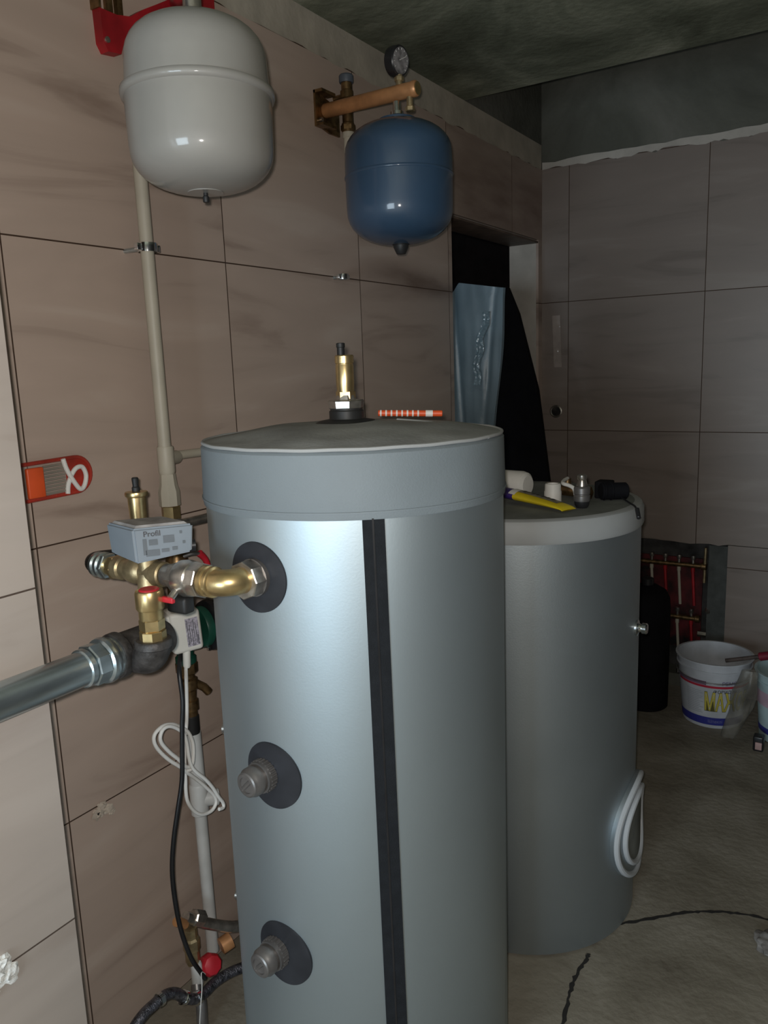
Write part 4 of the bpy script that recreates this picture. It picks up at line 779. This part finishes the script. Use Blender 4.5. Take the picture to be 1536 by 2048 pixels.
# black gas bottle like canister between tank and bucket
bk = thing('black_canister', 'tall matt black canister standing behind the far tank near the recess', 'canister', (0.585, 3.42, 0))
o = Vector((0.585, 3.42, 0)); g = G(); g.lathe([(0.092, 0), (0.098, 0.006), (0.098, 0.46), (0.094, 0.50), (0.080, 0.53), (0.045, 0.552), (0.03, 0.556)], o, n=48); g.done('body', M_flat_black, bk)
g = G(); g.cyl(o + Vector((0, 0, 0.55)), o + Vector((0, 0, 0.585)), 0.026, 24, bev=0.003); g.done('lid', M_blackp, bk)

# ================================================================== BUCKETS
def bucket(root, c, rb_, rt, h, full=True, body=M_bucket):
    def rad(z): return rb_ + (rt - rb_) * z / h
    g = G(); g.lathe([(rb_ - 0.012, 0.004), (rb_ - 0.006, 0.0), (rb_, 0.004), (rad(h * 0.86), h * 0.86), (rad(h * 0.86) + 0.006, h * 0.865), (rad(h * 0.86) + 0.006, h * 0.875), (rad(h * 0.88), h * 0.88), (rt, h * 0.985), (rt + 0.007, h * 0.985), (rt + 0.007, h), (rt - 0.003, h), (rt - 0.004, h * 0.97), (rb_ - 0.003, 0.008), (0.001, 0.008)], c, n=96, caps=False)
    b = g.done('pail', body, root, ang=40)
    return b, rad
B1 = Vector((0.872, 3.410, 0)); bk1 = thing('paint_bucket', 'open white plastic bucket with blue band and yellow lettering on the floor', 'bucket', B1[:])
pail, rad = bucket(bk1, B1, 0.118, 0.148, 0.292)
toC = math.atan2(CAM.y - B1.y, CAM.x - B1.x)
def onb(c, rad, a, z, off=0.0008): r = rad(z) + off; return Vector((c.x + r * math.cos(a), c.y + r * math.sin(a), z))
def bandz(c, rad, a0, a1, z0, z1, name, m, parent, off=0.0008, curve=0.0, n=60):
    g = G(); g.sheet(n, 3, lambda s, t: onb(c, rad, a0 + (a1 - a0) * s, z0 + (z1 - z0) * t + curve * ((s - 0.5) * 2) ** 2, off)); return g.done(name, m, parent)
bandz(B1, rad, toC - 2.2, toC + 2.2, 0.018, 0.052, 'blue_band', M_bluep, bk1)
bandz(B1, rad, toC - 1.25, toC + 1.35, 0.186, 0.196, 'red_band', M_redpr, bk1, 0.0008, 0.0)
bandz(B1, rad, toC - 1.3, toC - 0.20, 0.197, 0.214, 'violet_band', mat('violet_print', (0.22, 0.14, 0.22), 0.5), bk1)
# angle increases to the left or right as seen; text runs left to right for the viewer = increasing angle about +z seen from outside
def btext(body, size, name, m, ac_, zc, off, bold=0.0, sx=1.0):
    return text_mesh(body, size, name, m, lambda x, y: onb(B1, rad, ac_ + x / 0.14, zc + y, off), bk1, bold=bold, sx=sx)
btext('МАЖОР', 0.108, 'yellow_lettering_edge', M_olive, toC + 0.50, 0.118, 0.0010, 0.0050, 0.50)
btext('МАЖОР', 0.108, 'yellow_lettering', M_yelpr, toC + 0.50, 0.1185, 0.0017, 0.0026, 0.50)
btext('ФОВИД АКР', 0.019, 'small_lettering', M_ink, toC + 0.42, 0.171, 0.0010, 0.0004)
btext('РЕМО', 0.022, 'brand_lettering', mat('violet_letters', (0.20, 0.17, 0.30), 0.5), toC + 0.46, 0.208, 0.0010, 0.0004)
btext('Шпаклі', 0.019, 'band_lettering', mat('pale_blue_print', (0.20, 0.21, 0.38), 0.5), toC + 0.10, 0.035, 0.0016)
g = G()
for k in range(13):
    z = 0.165 - k * 0.008; a0 = toC - 0.85
    g.sheet(8, 1, lambda s, t, z=z, a0=a0, k=k: onb(B1, rad, a0 + s * (0.5 + 0.08 * math.sin(k * 2.3)), z + t * 0.0022, 0.001))
g.done('fine_print', mat('grey_print', (0.36, 0.38, 0.42), 0.5), bk1)
g = G(); g.tube([onb(B1, rad, toC - 1.45, 0.232, 0.010)] + [onb(B1, rad, toC - 1.4 + 0.28 * k, 0.232 - 0.022 * math.sin(PI * k / 10), 0.012) for k in range(11)], 0.0022, 8, smooth=3); g.done('wire_handle', M_steel, bk1)
g = G(); p = onb(B1, rad, toC - 1.35, 0.20, 0.008); g.cyl(p, p + Vector((0, 0, 0.018)), 0.006, 12); g.done('handle_clip', M_chrome, bk1)
B2 = Vector((1.18, 3.36, 0)); bk2 = thing('second_bucket', 'pale bluish bucket with violet band cut off by the right edge', 'bucket', B2[:])
pail2, rad2 = bucket(bk2, B2, 0.118, 0.140, 0.285, body=M_cyan)
bandz(B2, rad2, toC - 2.4, toC + 2.2, 0.035, 0.060, 'violet_band', M_bluep, bk2)
bandz(B2, rad2, toC - 1.5, toC - 0.4, 0.150, 0.210, 'pink_patch', mat('pink_print', (0.55, 0.38, 0.46), 0.5), bk2)
bg = thing('crumpled_bag', 'dirty translucent plastic bag sagging between the two buckets', 'plastic bag', (1.0, 3.26, 0))
g = G()
def bagf(a, b):
    th = 2 * PI * a; z = 0.02 + 0.285 * b; r = 0.030 + 0.014 * math.sin(PI * (1 - b) ** 0.7)
    r *= 1 + 0.35 * noise.noise(Vector((math.cos(th) * 1.5, math.sin(th) * 1.5, z * 12)))
    cx, cy = 1.030 - 0.060 * (1 - b) ** 1.5, 3.232 - 0.02 * (1 - b)
    return (cx + r * math.cos(th) * 0.95, cy + r * 0.5 * math.sin(th), z)
g.sheet(40, 30, bagf); g.done('bag', M_bag, bg, ang=70)
st_ = thing('brush_handle', 'dark wooden stick with a red end lying across the bucket rims', 'brush', (1.0, 3.30, 0.30))
g = G(); g.cyl((0.93, 3.315, 0.300), (1.06, 3.300, 0.345), 0.008, 12); g.done('stick', M_wood, st_)
g = G(); g.cyl((1.055, 3.301, 0.343), (1.15, 3.29, 0.376), 0.017, 16, bev=0.003); g.done('red_grip', mat('dark_red', (0.20, 0.012, 0.03), 0.5), st_)
tg = thing('black_red_tool', 'small black and red tool on the floor at the right edge', 'tool', (1.10, 3.20, 0))
g = G(); g.box((1.062, 3.17, 0.0), (1.10, 3.21, 0.062), 0.006); g.done('black_body', M_blackp, tg)
g = G(); g.box((1.071, 3.165, 0.010), (1.095, 3.172, 0.040), 0.002); g.done('pink_plate', mat('pale_pink', (0.5, 0.32, 0.30), 0.5), tg)
g = G(); g.blob((1.262, 2.055, 0.014), 0.045, 4, 0.5, 2.2, 5.0, (1, 1, 0.45)); g.blob((1.30, 2.12, 0.010), 0.04, 3, 0.5, 2.2, 8.0, (1, 1, 0.4))
tag(g.done('rubble_lump', M_stone), 'flat lump of grey rubble on the concrete floor at the right edge', 'rubble')
